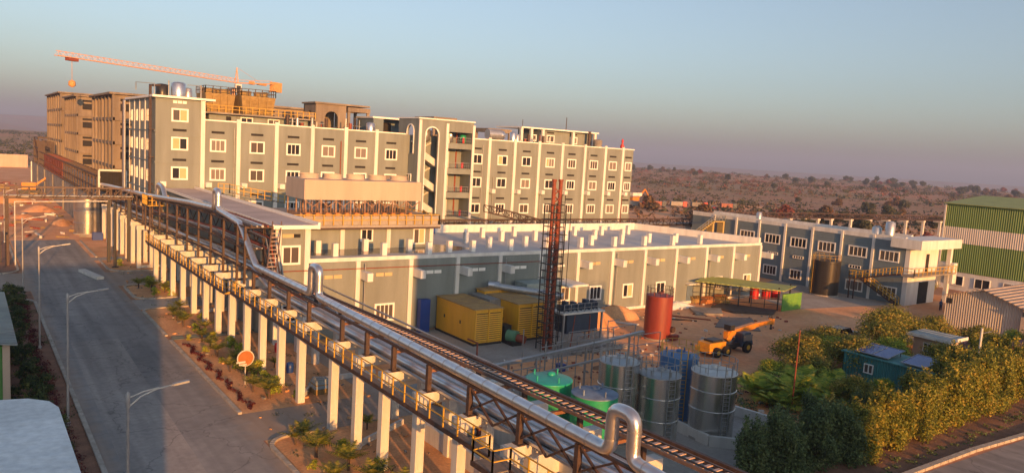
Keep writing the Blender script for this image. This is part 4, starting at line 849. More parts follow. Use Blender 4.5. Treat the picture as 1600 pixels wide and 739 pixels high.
for k in range(4): b.tube([(58, 103.3+k*.35, 7.6), (124, 103.3+k*.35, 7.6)], .11, 6)
b.build('pipe_run', SteelG, T)
T = thing('far_rack', (214, 127, 0), 'long far pipe rack on thin white pillars beyond the lab wing', 'pipe rack')
b = MB(); A_ = Vector((165.1, 133.3, 5.6)); M_ = Vector((214.4, 128.4, 5.6)); B_ = Vector((285, 115.5, 5.6))
truss(b, A_, M_, 1.4, 24, 2, .16); truss(b, M_, B_, 1.4, 34, 2, .16); b.build('truss', Steel, T)
for i in range(17):
    p = A_.lerp(M_, i/8) if i < 8 else M_.lerp(B_, (i-8)/8.5)
    slab(T, 'pillar', W_beam, (p.x-.35, p.x+.35, p.y-.1, p.y+.6, 0, 5.0), (p.x-.7, p.x+.7, p.y-.2, p.y+2.2, 5.0, 5.5))
# ---------------------------------------------------------------- gensets
def genset(x0, x1, y0, y1, h, label):
    T = thing('generator_set', ((x0+x1)/2, y0, 0), label, 'generator', 'ochre generator housings')
    slab(T, 'housing', YelB, (x0, x1, y0, y1, .25, h)); slab(T, 'skid', BlackP, (x0-.05, x1+.05, y0-.05, y1+.05, .012, .248))
    b = MB(); b.box(x0-.12, x1+.12, y0-.12, y1+.12, h+.002, h+.09)
    n = 6
    for i in range(1, n): y = y0+(y1-y0)*i/n; b.box(x0-.12, x1+.12, y-.05, y+.05, h+.092, h+.13)
    b.build('roof', YelRoof, T)
    slab(T, 'louvre_dark_backing', Dark, (x0+.15, x1-.15, y0-.02, y0-.003, .45, h-.4))  # flat dark sheet painted as the shade in the slat gaps
    b = MB(); mid_ = (x0+x1)/2
    for (a, c) in ((x0+.15, mid_-.08), (mid_+.08, x1-.15)):
        n = 13; hh = (h-.9)/n
        for k in range(n):
            z = .5+k*hh; b.face([(a, y0-.13, z), (c, y0-.13, z), (c, y0-.05, z+hh*.62), (a, y0-.05, z+hh*.62)]); b.face([(a, y0-.13, z), (a, y0-.03, z-.001), (c, y0-.03, z-.001), (c, y0-.13, z)])
    for x in (x0+.07, mid_, x1-.07): b.box(x-.07, x+.07, y0-.14, y0-.003, .27, h-.02)
    b.box(x0, x1, y0-.14, y0-.003, h-.3, h-.021) if False else None
    b.build('louvre_panel', YelB, T)
    for (ya, yb, za, zb) in ((y0+2.2, y0+3.6, .9, 3.0), (y0+5.4, y0+6.7, .9, 3.0)):
        if yb < y1: 
            b = MB(); b.box(x0-.03, x0-.002, ya, yb, za, zb); d = b.build('door', YelB, T); b = MB(); b.box(x0-.05, x0-.031, ya+.35, ya+.6, 1.8, 2.15); h_ = b.build('handle', BlackP, T); h_.parent = d
    return T
genset(42.1, 45.5, 63.0, 71.0-.35, 3.75, 'nearest ochre generator housing, the big one on the left with a louvred end')
genset(47.4, 51.1, 62.8, 68.6, 4.0, 'ochre generator housing on the right, behind the red chimney lattice')
genset(47.2, 51.3, 69.0, 70.55, 4.3, 'ochre generator housing at the back, only its roof showing')
T = thing('exhaust_duct', (47, 66, 4), 'silver exhaust duct lying across the back generator roof', 'duct')
b = MB(); b.tube([(49.0, 69.6, 4.75), (49.6, 68.8, 4.65), (53.6, 64.4, 4.35), (54.2, 63.6, 4.3)], .38, 14); b.build('duct', AluD, T); b = MB(); b.tube([(48.6, 70.2, 4.75), (49.5, 69.3, 4.75)], .5, 14); b.build('end_drum', Alu, T)
b = MB(); b.box(52.4, 57.4, 68.0, 70.4, 3.0, 5.0); b.box(52.6, 52.8, 68.1, 68.3, 0, 3); b.box(57, 57.2, 68.1, 68.3, 0, 3); b.box(52.6, 52.8, 70.1, 70.3, 0, 3); b.box(57, 57.2, 70.1, 70.3, 0, 3)
tag(b.build('duct_box', mat('pale_teal_casing', (.33,.40,.38), .6)), 'pale grey-green duct box on legs against the warehouse wall', 'duct')
b = MB(); b.box(45.9, 47.5, 66, 70.2, 3.2, 4.0); tag(b.build('cable_duct', SteelG), 'grey duct between the two front generator roofs', 'duct')
b = MB(); b.box(39.7, 40.9, 70.0, 70.7, 0, 3.6); tag(b.build('cabinet', BluePl), 'tall dark blue cabinet against the warehouse behind the left generator', 'cabinet')
T = thing('blower', (46.4, 61.8, 0), 'small green blower drum with a brown mouth between the generators', 'blower')
b = MB(); b.tube([(46.1, 62.6, .9), (46.6, 61.6, .9)], .62, 16); b.build('drum', mat('dull_green', (.12,.28,.16), .6), T); b = MB(); b.tube([(46.6, 61.6, .8), (47.0, 60.8, .7)], .42, 12); b.build('mouth', SteelR, T); slab(T, 'base', BlackP, (45.8, 47, 61.3, 63.4, .01, .4)); slab(T, 'motor', BlackP, (45.7, 46.6, 62.7, 63.8, .4, 1.9))
# ---- red lattice chimney
T = thing('chimney_stack', (48.5, 59, 0), 'twin red chimney pipes inside a tall dark lattice cage', 'chimney')
for x in (48.1, 48.95): b = MB(); b.tube([(x, 59, 0), (x, 59, 17.3)], .2, 12); b.tube([(x, 59, 17.3), (x, 59, 17.5)], .26, 12); b.build('flue', SteelR, T)
b = MB(); r_ = MB()
for (x, y) in ((47.72, 58.3), (49.3, 58.3), (47.72, 59.8), (49.3, 59.8)): b.beam((x, y, 0), (x, y, 15.0), .09)
for k in range(20):
    z = .7+k*.75
    for (p, q) in (((47.72, 58.3), (49.3, 58.3)), ((47.72, 59.8), (49.3, 59.8)), ((47.72, 58.3), (47.72, 59.8)), ((49.3, 58.3), (49.3, 59.8))):
        if z < 15: b.beam((*p, z), (*q, z), .06)
    if k % 2 and z < 14.5: b.beam((47.5, 58.2, z), (49.55, 58.2, z), .06); b.beam((47.5, 58.2, z), (47.5, 59.9, z), .05)
    zz = .7+k*.8; r_.beam((48.05, 58.85, zz), (49.0, 58.85, zz+.8), .09); r_.beam((49.0, 58.85, zz), (48.05, 58.85, zz+.8), .09)
for x in (47.35, 50.2): b.beam((x, 58.6, 0), (x, 58.6, 15), .05)
for z in (5, 9, 13.5): b.beam((47.35, 58.6, z), (49.75, 58.6, z), .06)
b.build('cage', BlackP, T); r_.build('lacing', SteelR, T)
b = MB()
for k in range(20): b.beam((48.3, 57.9, 2+k*.7), (48.75, 57.9, 2+k*.7), .035)
for x in (48.3, 48.75): b.beam((x, 57.9, 1), (x, 57.9, 16), .05)
b.build('ladder', BlackP, T)
# ---- transformer frame with navy tank
T = thing('transformer_stand', (52.8, 58, 0), 'dark navy tank hung under a pale beam on steel legs beside the chimney', 'equipment stand')
slab(T, 'tank', NavyP, (50.7, 55.0, 58.6, 60.6, 1.5, 3.5)); slab(T, 'beam', W_beam, (49.8, 55.6, 58.2, 61, 3.6, 3.78))
for x in (50.0, 55.3):
    for y in (58.35, 60.8): slab(T, 'leg', SteelG, (x-.09, x+.09, y-.09, y+.09, 0, 3.6))
b = MB(); random.seed(8)
for i in range(9): x = 50.3+i*.57; b.box(x, x+.38, 59.2, 59.9, 3.8, 4.3+random.random()*.5); b.tube([(x+.2, 58.9, 3.8), (x+.2, 58.9, 4.5)], .1, 6)
b.build('bushing', NavyP, T); b = MB(); rail(b, [(49.9, 58.25, 3.8), (55.5, 58.25, 3.8)], .9, .95, .03); b.build('railing', SteelG, T)
b = MB(); b.tube([(53.3, 58, 3.5), (53.3, 58, 1.0)], .06, 6); b.tube([(51.4, 58.2, 3.5), (51.0, 58.2, .1)], .05, 6); b.build('drop_pipe', SteelR, T)
# ---- scaffold of thin pipes and gantry beam
T = thing('service_gantry', (40, 46.5, 0), 'long pale gantry beam on thin posts crossing behind the green tanks', 'gantry')
b = MB(); b.beam((29.5, 44.6, 4), (46.7, 47.5, 4), .35, .2); b.beam((46.7, 47.5, 4), (51.5, 48.6, 4), .35, .2); b.beam((31, 43.4, 3.2), (44, 45.4, 3.2), .2, .15); b.build('beam', SteelG, T)
for i in range(7): x = 30.5+i*3.1; y = 44.6+(x-29.5)*.17; slab(T, 'post', SteelG, (x-.07, x+.07, y-.07, y+.07, 0, 3.9))
b = MB(); random.seed(11)
for i in range(16):
    x = 33+random.random()*15; y = 44+(x-29.5)*.17+random.uniform(0, 3); h = random.uniform(3, 5.6); b.tube([(x, y, 0), (x, y, h)], .045, 5)
    if i % 2: b.tube([(x, y, h-.1), (x+random.uniform(1, 2.5), y+.2, h-.1)], .04, 5)
b.build('riser', SteelG, T)
T = thing('post_grid', (52, 50, 0), 'open frame of thin posts and rails behind the stainless tanks', 'frame')
b = MB()
for x in (46.2, 49, 52, 55):
    for y in (49.6, 53): b.beam((x, y, 0), (x, y, 3.4), .07)
for z in (1.4, 2.4, 3.4):
    b.beam((46.2, 49.6, z), (55, 49.6, z), .06); b.beam((46.2, 53, z), (55, 53, z), .06)
b.build('frame', SteelG, T)
# ---- tanks
def cyl_tank(x, y, r, h, body, top, label, ladder=None, bands=(), dome=.15, rails=None, name='storage_tank'):
    T = thing(name, (x, y, 0), label, 'tank', 'storage tanks in the yard')
    b = MB(); b.lathe(x, y, [(r*1.06, .02), (r*1.06, .2)], 40); b.build('base_ring', ConcP, T)
    b = MB(); b.lathe(x, y, [(r, .202), (r, h)], 48, False); b.build('shell', body, T)
    b = MB(); b.lathe(x, y, [(r*1.015, h), (r*1.015, h+.05), (r*.96, h+.07), (r*.5, h+dome*.8), (.02, h+dome)], 48, False); b.build('lid', top, T)
    for z in bands: b = MB(); b.lathe(x, y, [(r+.004, z-.04), (r+.045, z-.03), (r+.045, z+.03), (r+.004, z+.04)], 48, False); b.build('band', body, T)
    b = MB(); b.lathe(x+r*.35, y+r*.3, [(.28, h+.05), (.28, h+.28), (.05, h+.33)], 14); b.build('manhole', top, T)
    for a in (.4, 1.9, 3.3, 4.6):
        b = MB(); b.tube([(x+r*.75*math.cos(a), y+r*.75*math.sin(a), h), (x+r*.75*math.cos(a), y+r*.75*math.sin(a), h+.45)], .06, 7); b.build('nozzle', top, T)
    if ladder is not None:
        a = ladder; cx, cy = x+(r+.16)*math.cos(a), y+(r+.16)*math.sin(a); tx, ty = -math.sin(a)*.25, math.cos(a)*.25; b = MB()
        for s in (-1, 1): b.beam((cx+s*tx, cy+s*ty, .3), (cx+s*tx, cy+s*ty, h+.9), .045)
        for k in range(int(h/.3)): z = .5+k*.3; b.beam((cx-tx, cy-ty, z), (cx+tx, cy+ty, z), .03)
        b.build('ladder', rails or SteelG, T)
    if rails:
        b = MB(); n = 16; R_ = r*.97
        P_ = [Vector((x+R_*math.cos(2*math.pi*i/n), y+R_*math.sin(2*math.pi*i/n), h+.05)) for i in range(n)]
        for i in range(n):
            b.beam(P_[i], P_[i]+Vector((0, 0, .95)), .035)
            for hh in (.5, .95): b.beam(P_[i]+Vector((0, 0, hh)), P_[(i+1) % n]+Vector((0, 0, hh)), .03)
        b.build('guard_rail', rails, T)
    return T
cyl_tank(31.8, 38.2, 1.58, 4.95, Green, GreenTop, 'bright green tank with teal green lid, left of the pair', None, (1.2, 2.6, 4.0))
cyl_tank(32.6, 34.5, 1.5, 4.95, Green, mat('dirty_blue_lid', (.20,.28,.38), .6, col2=(.10,.13,.2), scale=1.2), 'green tank with dirty blue lid, right of the pair', None, (1.2, 2.6, 4.0))
cyl_tank(37.4, 37.3, 1.42, 5.8, SSteel, mat('pale_lid_steel', (.42,.45,.47), .45, metal=.4), 'tallest stainless tank, left and behind, with dusty lid', -1.9, (2.2, 4.2), rails=SteelG)
cyl_tank(39.7, 35.5, 1.48, 5.05, SSteel, mat('grey_lid_steel', (.34,.36,.38), .5, metal=.4), 'middle stainless tank with ladder and manhole lid', -1.85, (2.0, 3.6), rails=SteelG)
cyl_tank(44.5, 34.6, 1.66, 4.9, SSteel, mat('bright_lid_steel', (.62,.62,.60), .5, metal=.3), 'rightmost stainless tank standing alone on its round base', -1.9, (2.3, 3.7), rails=SteelG)
T = cyl_tank(45.2, 38.6, 1.5, 5.0, TankBlue, TankBlue, 'blue painted tank behind the stainless tanks, yellow rail', -2.2, (1.2, 2.4, 3.6), rails=Yel)
T = cyl_tank(63.5, 57.8, 1.52, 4.9, Red, Red, 'red oxide painted tank standing on the orange yard', -.2, (), rails=BlackP)
slab(T, 'manway', Red, (63.9, 65.0, 55.9, 56.4, .1, .7)); b = MB(); b.tube([(64.3, 56.5, 1.25), (64.35, 56.1, 1.25)], .34, 14); b.build('flange', Steel, T)
cyl_tank(113.0, 67.8, 2.15, 5.6, Black, Black, 'big black tank against the blue-grey lab wing', 2.6, (5.3,), rails=Yel)
cyl_tank(19.0, 160.2, 2.3, 6.6, SSteel, AluD, 'large silver tank beside the far end of the road', None, (2.2, 4.4))
b = MB(); b.box(18.6, 20.2, 150.5, 151.8, 0, 1.2); b.box(18.7, 20.1, 150.6, 151.7, 1.2, 1.35); tag(b.build('water_drum', BluePl), 'blue plastic water container at the foot of the far silver tank', 'container')
# bund walls
for i, (pts, lb) in enumerate(((((29.5, 41.5), (36.5, 42.2), (49.8, 38.2), (50.8, 32.6), (41.5, 27.5), (33.5, 26.6)), 'low white bund wall enclosing the storage tanks'), (((43.4, 40.6), (42.8, 33.2), (45.5, 30.5)), 'white bund wall dividing the single stainless tank from the others'))):
    b = MB()
    for p, q in zip(pts, pts[1:]): b.beam((*p, .4), (*q, .4), .28, .8)
    tag(b.build('bund_wall', W_beam), lb, 'low wall', 'low white walls')
sheet('tank_pad', [[(30, 27), (41.5, 27.7), (50.6, 32.7), (49.7, 38), (36.5, 42), (30, 41.3)]], ConcP, .03)
# ---- red shelter and green screen
T = thing('work_shelter', (90, 66, 0), 'open steel shelter with yellow-green lean-to roof holding red tanks', 'shelter')
b = MB()
px_ = [(84.5, 69.3), (88.5, 65.8), (92.5, 62.2), (88.5, 71), (93.5, 67.6), (97.6, 63.8)]
for x, y in px_: b.beam((x, y, 0), (x, y, 3.3), .14)
for z in (.9, 1.8, 2.7):
    b.beam((*px_[0], z), (*px_[2], z), .09); b.beam((*px_[3], z), (*px_[5], z), .09)
for t in (.17, .33, .66, .83): p = Vector((*px_[0], 0)).lerp(Vector((*px_[2], 0)), t); b.beam(p, p+Vector((0, 0, 3.1)), .08)
b.build('frame', BlackP, T)
b = MB(); A_ = [(83.4, 69.6, 3.5), (92.3, 61.2, 3.05), (98.4, 63.4, 3.0), (89.0, 72.0, 3.6)]
b.face(A_); b.face([(x, y, z-.1) for x, y, z in A_[::-1]])
for i in range(4): p = A_[i]; q = A_[(i+1) % 4]; b.face([(p[0], p[1], p[2]-.1), (q[0], q[1], q[2]-.1), q, p])
b.build('roof', RoofGreen, T)
b = MB(); b.beam((92.9, 61.8, 1.2), (97.6, 61.9, 1.2), .1, 2.4); tag(b.build('green_screen', mat('lime_green_sheet', (.20,.38,.04), .6, col2=(.06,.22,.05), scale=.5)), 'lime green sheet screen at the right end of the shelter', 'screen')
for i, (x, y) in enumerate(((91.4, 65.4), (93.0, 64.6), (94.4, 64.0))):
    b = MB(); b.tube([(x, y, 1.3), (x, y, 2.85)], .62, 12); tag(b.build('red_drum', RedS), 'bright red drum under the shelter roof, '+ORD[i]+' from the left', 'drum', 'red drums in the shelter')
# ---- mobile crane with orange boom
T = thing('mobile_crane', (66, 51.5, 0), 'yellow pick-and-carry mobile crane with its long orange boom lowered', 'crane')
b = MB(); b.box(61.2, 64.2, 50.8, 52.6, .7, 1.75); b.box(61.0, 61.6, 50.6, 52.8, .6, 1.2); b.build('engine_deck', mat('crane_yellow', (.72,.33,.02), .45, col2=(.5,.22,.03)), T)
b = MB(); b.box(64.3, 67.6, 50.9, 52.5, .75, 1.25); b.box(62, 63.8, 51.0, 52.4, 1.76, 2.0); b.box(67.4, 68.6, 50.9, 52.3, .6, 1.0); b.build('chassis', BlackP, T)
b = MB(); b.raw([(66.9, 50.6, .9), (69.2, 50.6, .9), (69.2, 51.8, .9), (66.9, 51.8, .9), (67.1, 50.7, 2.5), (68.7, 50.7, 2.5), (68.7, 51.7, 2.5), (67.1, 51.7, 2.5)], [(0,3,2,1),(4,5,6,7),(0,1,5,4),(1,2,6,5),(2,3,7,6),(3,0,4,7)]); b.build('cab', NavyP, T)
b = MB(); b.box(67.2, 68.9, 50.57, 50.61, 1.5, 2.3); b.build('cab_window', Glass, T)
for x, r in ((62.3, .62), (64.0, .62), (67.9, .72)):
    for y in (50.5, 52.5): b = MB(); b.tube([(x, y-.2, r), (x, y+.2, r)], r, 18); wh_ = b.build('wheel', Rubber, T); b = MB(); b.tube([(x, y-.23, r), (x, y+.23, r)], r*.45, 10); rm = b.build('rim', Yel, T); rm.parent = wh_
om = mat('boom_orange', (.62,.25,.03), .45, col2=(.55,.2,.02), scale=1)
b = MB(); b.beam((65.2, 51.6, 1.6), (66.2, 51.6, 2.9), .6, .8); b.beam((65.0, 51.6, 2.4), (72.2, 52.9, 2.6), .6, .72); b.build('boom', om, T)
b = MB(); b.beam((72.0, 52.87, 2.6), (77.0, 53.8, 2.5), .46, .55); b.beam((77.0, 53.8, 2.5), (77.7, 53.95, 2.4), .55, .8); b.build('boom_extension', om, T)
b = MB(); b.tube([(65.8, 51.2, 1.2), (68.4, 52.1, 2.4)], .13, 8); b.build('lift_cylinder', Steel, T)
b = MB(); b.box(65.2, 66.0, 51.1, 52.1, 2.9, 3.6); b.build('winch', BlackP, T)
b = MB(); b.tube([(77.4, 53.9, 2.5), (77.4, 53.9, 1.6)], .03, 5); b.box(77.25, 77.55, 53.8, 54.0, 1.3, 1.6); b.build('hook_block', BlackP, T); T.location += Vector((.6, -1.5, 0)); T.scale = (.88, .88, .85)
# ---- yard clutter
def flat(name, pts, h, m, label, z=.02):
    b = MB(); b.prism(pts, z, z+h); return tag(b.build(name, m), label, 'sheet', 'sheets and plates lying in the yard')
flat('steel_plate', [(74.9, 58.8), (78.7, 54.9), (84, 60.2), (80.4, 62.2)], .12, mat('dark_plate', (.20,.17,.155), .8), 'grey steel plate lying near the crane boom')
flat('steel_plate', [(78.2, 64.7), (81.5, 62.9), (84.5, 65.6), (80.6, 67.9)], .3, ConcD, 'pale stack of sheets in the middle of the yard')
flat('scrap_mat', [(84.6, 63.6), (89, 60.4), (92, 62), (88.2, 68.4), (84.4, 67.2)], .25, mat('scrap_dark', (.10,.075,.06), .95, col2=(.05,.04,.035), scale=2), 'dark patch of scrap bars and rubble before the shelter')
flat('steel_bars', [(69.5, 66.5), (70.3, 65.9), (75.2, 61.9), (74.8, 62.6)], .16, Steel, 'long dark steel bars lying right of the red tank')
flat('steel_bars', [(73.2, 66.8), (73.7, 66.4), (77.5, 61.6), (77.1, 62.2)], .16, SteelR, 'short rust-red steel bars lying right of the long dark ones')
flat('white_board', [(62.3, 68.5), (62.9, 68.0), (66.3, 63.3), (65.7, 63.4)], .15, W_white, 'white board lying left of the red tank')
def mound(x, y, rx, ry, h, m, label, name='soil_mound', cat='mound', seed=1):
    random.seed(seed); b = MB(); n = 22; rings = 7; vs = []
    for i in range(rings+1):
        t = i/rings
        for k in range(n):
            a = 2*math.pi*k/n; j = 1+.18*math.sin(a*3+seed)+.1*random.uniform(-1, 1)
            vs.append((x+rx*j*(1-t)*math.cos(a), y+ry*j*(1-t)*math.sin(a), -.05+h*(math.sin(t*math.pi/2)**1.1)*(1+.08*random.uniform(-1, 1))))
    b.raw(vs, [(i*n+k, i*n+(k+1) % n, (i+1)*n+(k+1) % n, (i+1)*n+k) for i in range(rings) for k in range(n)], True)
    return tag(b.build(name, m), label, cat)
mound(60.2, 65.0, 3.2, 2.6, 2.2, Soil, 'heap of orange soil left of the red tank', seed=3); mound(66.5, 68.0, 4.8, 2.4, 1.5, Soil, 'long brown soil bank against the warehouse plinth', seed=5)
mound(57.5, 60.6, 2.4, 1.6, .8, mat('white_rubble', (.55,.45,.38), .9, col2=(.32,.22,.17), scale=2, fine=.3), 'pale rubble heap in front of the orange soil', 'rubble_heap', 'rubble', 7); mound(79.5, 69.3, 3.2, 1.3, .9, W_white, 'white sand heap under the warehouse wall', 'sand_heap', 'heap', 9)
mound(51.3, 51.2, 3.2, 1.6, .5, mat('bank_soil', (.32,.17,.09), .95, col2=(.2,.1,.05), scale=1, fine=.2), 'low soil bank behind the stainless tanks', seed=12)
random.seed(21)
for i, (x, y) in enumerate(((85.2, 71.0), (87.0, 69.8), (88.8, 68.8), (90.2, 70.2))):
    b = MB(); w_ = random.uniform(.8, 1.4)
    b.box(x-w_, x+w_, y-.5, y+.5, .02, .35); b.box(x-w_*.8, x+w_*.9, y-.4, y+.4, .35, .7)
    for k in range(4): b.box(x-w_+k*.5, x-w_+k*.5+.1, y-.45, y+.45, .7, 1.0)
    tag(b.build('timber_stack', WoodP if i % 2 else Wood), 'stack of timber and frames by the warehouse wall, '+ORD[i]+' from the left', 'timber stack', 'timber stacks')
rb = MB(); random.seed(31)
for i in range(420):
    u = random.random()
    if u < .35: x, y = random.uniform(58, 92), random.uniform(52, 70)
    elif u < .6: x, y = random.uniform(44, 60), random.uniform(44, 56)
    elif u < .8: x, y = random.uniform(51, 58), random.uniform(36, 50)
    else: x, y = random.uniform(34, 52), random.uniform(43, 58)
    s = random.uniform(.05, .22); h = s*random.uniform(.4, 1.1); a = random.random()*3; rb.beam((x-s*math.cos(a), y-s*math.sin(a), h/2+.01), (x+s*math.cos(a), y+s*math.sin(a), h/2+.03), s, h)
    rb.k = random.randrange(3)
tag(rb.build('yard_litter', [ConcD, W_beam, SteelR]), 'scattered stones, offcuts and litter over the orange yard', 'litter', kind='stuff')
b = MB()
for i in range(7): x = 50.2+i*1.1; b.lathe(x, 56.3+.3*math.sin(i*2), [(.55, .02), (.6, .3), (.05, .45)], 9)
tag(b.build('footing_pads', ConcD), 'row of round concrete footings in front of the generators', 'footing', kind='stuff')
b = MB(); b.box(44.5, 45.2, 52.0, 52.7, .02, .62); b.box(44.45, 45.25, 51.95, 52.75, .62, .68); tag(b.build('blue_bin', BluePl), 'small blue bin on the ground behind the green tanks', 'bin')
T = thing('cable_reel', (30.0, 49.4, 0), 'yellow-orange cable reel lying between the rack and generators', 'reel'); b = MB(); b.tube([(29.6, 49, 1.0), (29.75, 49.05, 1.0)], 1.0, 20); b.tube([(30.6, 49.3, 1.0), (30.75, 49.35, 1.0)], 1.0, 20); b.build('flange', WoodP, T); b = MB(); b.tube([(29.76, 49.06, 1.0), (30.6, 49.3, 1.0)], .55, 16); b.build('drum', SteelR, T)
T = thing('wrapped_crate', (23.0, 56.0, 0), 'crate tied under grey sheeting behind the rack pillars', 'crate'); slab(T, 'crate', Wood, (22.3, 23.7, 55.3, 56.7, .02, .8)); b = MB(); b.raw([(22.2,55.2,.5),(23.8,55.2,.5),(23.8,56.8,.5),(22.2,56.8,.5),(22.5,55.5,1.15),(23.5,55.5,1.2),(23.5,56.5,1.1),(22.5,56.5,1.2)], [(4,5,6,7),(0,1,5,4),(1,2,6,5),(2,3,7,6),(3,0,4,7)]); b.build('cover', SlateSheet, T)
for i, (x, y, m, lb) in enumerate(((22.6, 62.0, BluePl, 'blue drum standing behind the rack pillars'), (23.8, 68.6, RedS, 'red canister on the ground behind the rack pillars'), (27.6, 66, BluePl, 'blue drum further back behind the rack near the warehouse'))):
    b = MB(); b.lathe(x, y, [(.3, .02), (.33, .4), (.3, .85), (.12, .9)], 14); tag(b.build('drum', m), lb, 'drum')
# ---- round sign
T = thing('round_sign', (18.3, 60.2, 0), 'round orange sign with a white rim and blank plate on a thin post', 'sign')
b = MB(); b.tube([(18.3, 60.3, 0), (18.3, 60.3, 1.7)], .04, 6); b.build('post', W_beam, T)
b = MB(); b.tube([(18.3, 60.2, 2.2), (18.3, 60.26, 2.2)], .6, 32); b.build('disc', mat('sign_orange', (.42,.14,.03), .6), T)
b = MB(); b.tube([(18.3, 60.262, 2.2), (18.3, 60.33, 2.2)], .68, 32); b.build('rim', W_beam, T); slab(T, 'plate', W_beam, (17.55, 18.25, 60.13, 60.17, 1.85, 2.0), (17.75, 18.35, 60.13, 60.17, 1.65, 1.78))
# ---- street lamps
def lamp(x, y, h, label, first=None):
    if first: c = again(first, (x, y, 0), label); c.scale = (1, 1, h/8.9); return c
    T = thing('street_lamp', (x, y, 0), label, 'street lamp', 'street lamps along the left kerb')
    b = MB(); b.tube([(x, y, 0), (x, y, h)], .09, 10, True, .055); b.lathe(x, y, [(.16, 0), (.16, .25), (.1, .3)], 10); b.lathe(x, y, [(.07, h-.6), (.09, h-.5), (.09, h+.05), (.02, h+.15)], 10); b.build('pole', mat('lamp_pole_grey', (.38,.38,.38), .5, metal=.2), T)
    b = MB(); b.tube([(x, y, h-.55), (x+.5, y-.03, h-.12), (x+1.1, y-.06, h+.12), (x+1.9, y-.1, h+.25)], .035, 8); b.tube([(x, y, h-.15), (x+.6, y-.03, h+.08), (x+1.2, y-.06, h+.18)], .028, 8); b.build('arm', W_beam, T)
    b = MB(); b.beam((x+1.75, y-.1, h+.24), (x+2.4, y-.13, h+.33), .2, .09); b.build('lamp_head', SteelG, T); return T
L0 = lamp(5.5, 34.1, 8.9, 'nearest street lamp, in front of the road at the bottom of the view')
lamp(5.5, 56.5, 8.9, 'second street lamp from the camera, beside the dark bed', L0); lamp(5.4, 77.6, 9.1, 'third street lamp from the camera, its foot among the shrubs', L0)
lamp(5.6, 103.6, 8.9, 'fourth street lamp, by the corner of the left side road', L0); lamp(5.6, 150, 8.6, 'farthest street lamp at the left edge beyond the pipe bridge', L0)
b = MB(); b.tube([(55.6, 35.1, 0), (55.5, 35, 6.9)], .07, 7, True, .05); tag(b.build('rusty_pole', SteelR), 'thin rusty pole rising from the trees near the stainless tanks', 'pole')
T = thing('white_pole', (79, 30.7, 0), 'white pole with a short side arm above the hedge on the right', 'pole'); b = MB(); b.tube([(79, 30.7, 0), (79, 30.7, 5.9)], .11, 8); b.build('shaft', W_beam, T); b = MB(); b.tube([(79, 30.7, 5.4), (81.5, 30.8, 5.3)], .04, 6); b.build('arm', SteelG, T)
b = MB(); b.tube([(17.7, 120.5, 0), (17.7, 120.5, 9.3)], .2, 10); b.lathe(17.7, 120.5, [(.45, 0), (.45, .12)], 12); tag(b.build('black_column', BlackP), 'black steel column standing on the bed beyond the side road', 'column')
for i, (x, y) in enumerate(((3.4, 118), (4.2, 128), (3.2, 138))):
    T = thing('gate_post', (x, y, 0), 'dark post with small lamp beside the left verge, '+ORD[i]+' from the side road', 'post', 'posts on the left verge'); b = MB(); b.beam((x, y, 0), (x, y, 5.5), .22); b.build('shaft', BlackP, T); b = MB(); b.box(x-.3, x+.3, y-.2, y+.2, 5.5, 5.8); b.build('head', SteelG, T)
# ---- tower crane
T = thing('tower_crane', (62.7, 220, 0), 'pink-orange tower crane with a long jib above the far blocks', 'tower crane')
CM = mat('faded_orange_steel', (.68,.36,.18), .6, var=.1); CO = mat('counterweight_orange', (.72,.36,.12), .7)
b = MB()
for dx in (-.8, .8):
    for dy in (-.8, .8): b.beam((62.7+dx, 220+dy, 10), (62.7+dx, 220+dy, 32.5), .2)
for k in range(14):
    z = 11+k*1.55
    for (a, c) in (((-.8, -.8), (.8, -.8)), ((.8, -.8), (.8, .8)), ((.8, .8), (-.8, .8)), ((-.8, .8), (-.8, -.8))): b.beam((62.7+a[0], 220+a[1], z), (62.7+c[0], 220+c[1], z+1.55), .12)
b.build('mast', CM, T)
rt = Vector((62.7, 220, 34.4)); tip = Vector((17.2, 196, 34.9)); d = (tip-rt).normalized(); s = Vector((-d.y, d.x, 0)).normalized()*.6
b = MB()
for o_ in (s, -s): b.beam(rt+o_, tip+o_, .13)
up = Vector((0, 0, 1.15)); b.beam(rt+up, tip+up*.9, .13)
n = 34
for i in range(n):
    a = rt.lerp(tip, i/n); c = rt.lerp(tip, (i+.5)/n)+up; e = rt.lerp(tip, (i+1)/n)
    for o_ in (s, -s): b.beam(a+o_, c, .06); b.beam(c, e+o_, .06)
    b.beam(a+s, a-s, .08)
b.build('jib', CM, T)
ct = rt-d*13.5+Vector((0, 0, 1.2)); b = MB(); b.beam(rt+s, ct+s, .3); b.beam(rt-s, ct-s, .3); b.beam(rt+Vector((0, 0, .8)), ct+Vector((0, 0, .8)), .12); b.build('counter_jib', CM, T)
b = MB(); b.beam(ct+Vector((0, 0, -.8)), ct-d*3.4+Vector((0, 0, -.8)), 1.6, 2.8); b.build('counterweight', CO, T)
b = MB(); q = rt-d*5; b.beam(q+Vector((0,0,.6)), q-d*1.3+Vector((0,0,.6)), 1, .9); q = rt-d*8; b.beam(q+Vector((0,0,.6)), q-d*3+Vector((0,0,.6)), 1, .5); b.build('machinery', CO, T)
b = MB(); b.box(62.0, 63.6, 218.3, 219.5, 31.6, 34.0); b.build('cab', W_white, T); b = MB(); b.box(62.2, 63.4, 218.25, 218.29, 32.2, 33.6); b.build('cab_window', Glass, T)
b = MB(); b.beam(rt+s, rt+Vector((0, 0, 4.2)), .2); b.beam(rt-s, rt+Vector((0, 0, 4.2)), .2); b.beam(rt+Vector((0,0,4.2)), rt-d*10+Vector((0,0,.7)), .06); b.build('apex', CM, T)
b = MB(); q = rt.lerp(tip, .93); b.beam(q+Vector((0,0,-.4))-d*1.2, q+Vector((0,0,-.4))+d*1.2, 1.2, .7); b.build('trolley', SteelR, T)
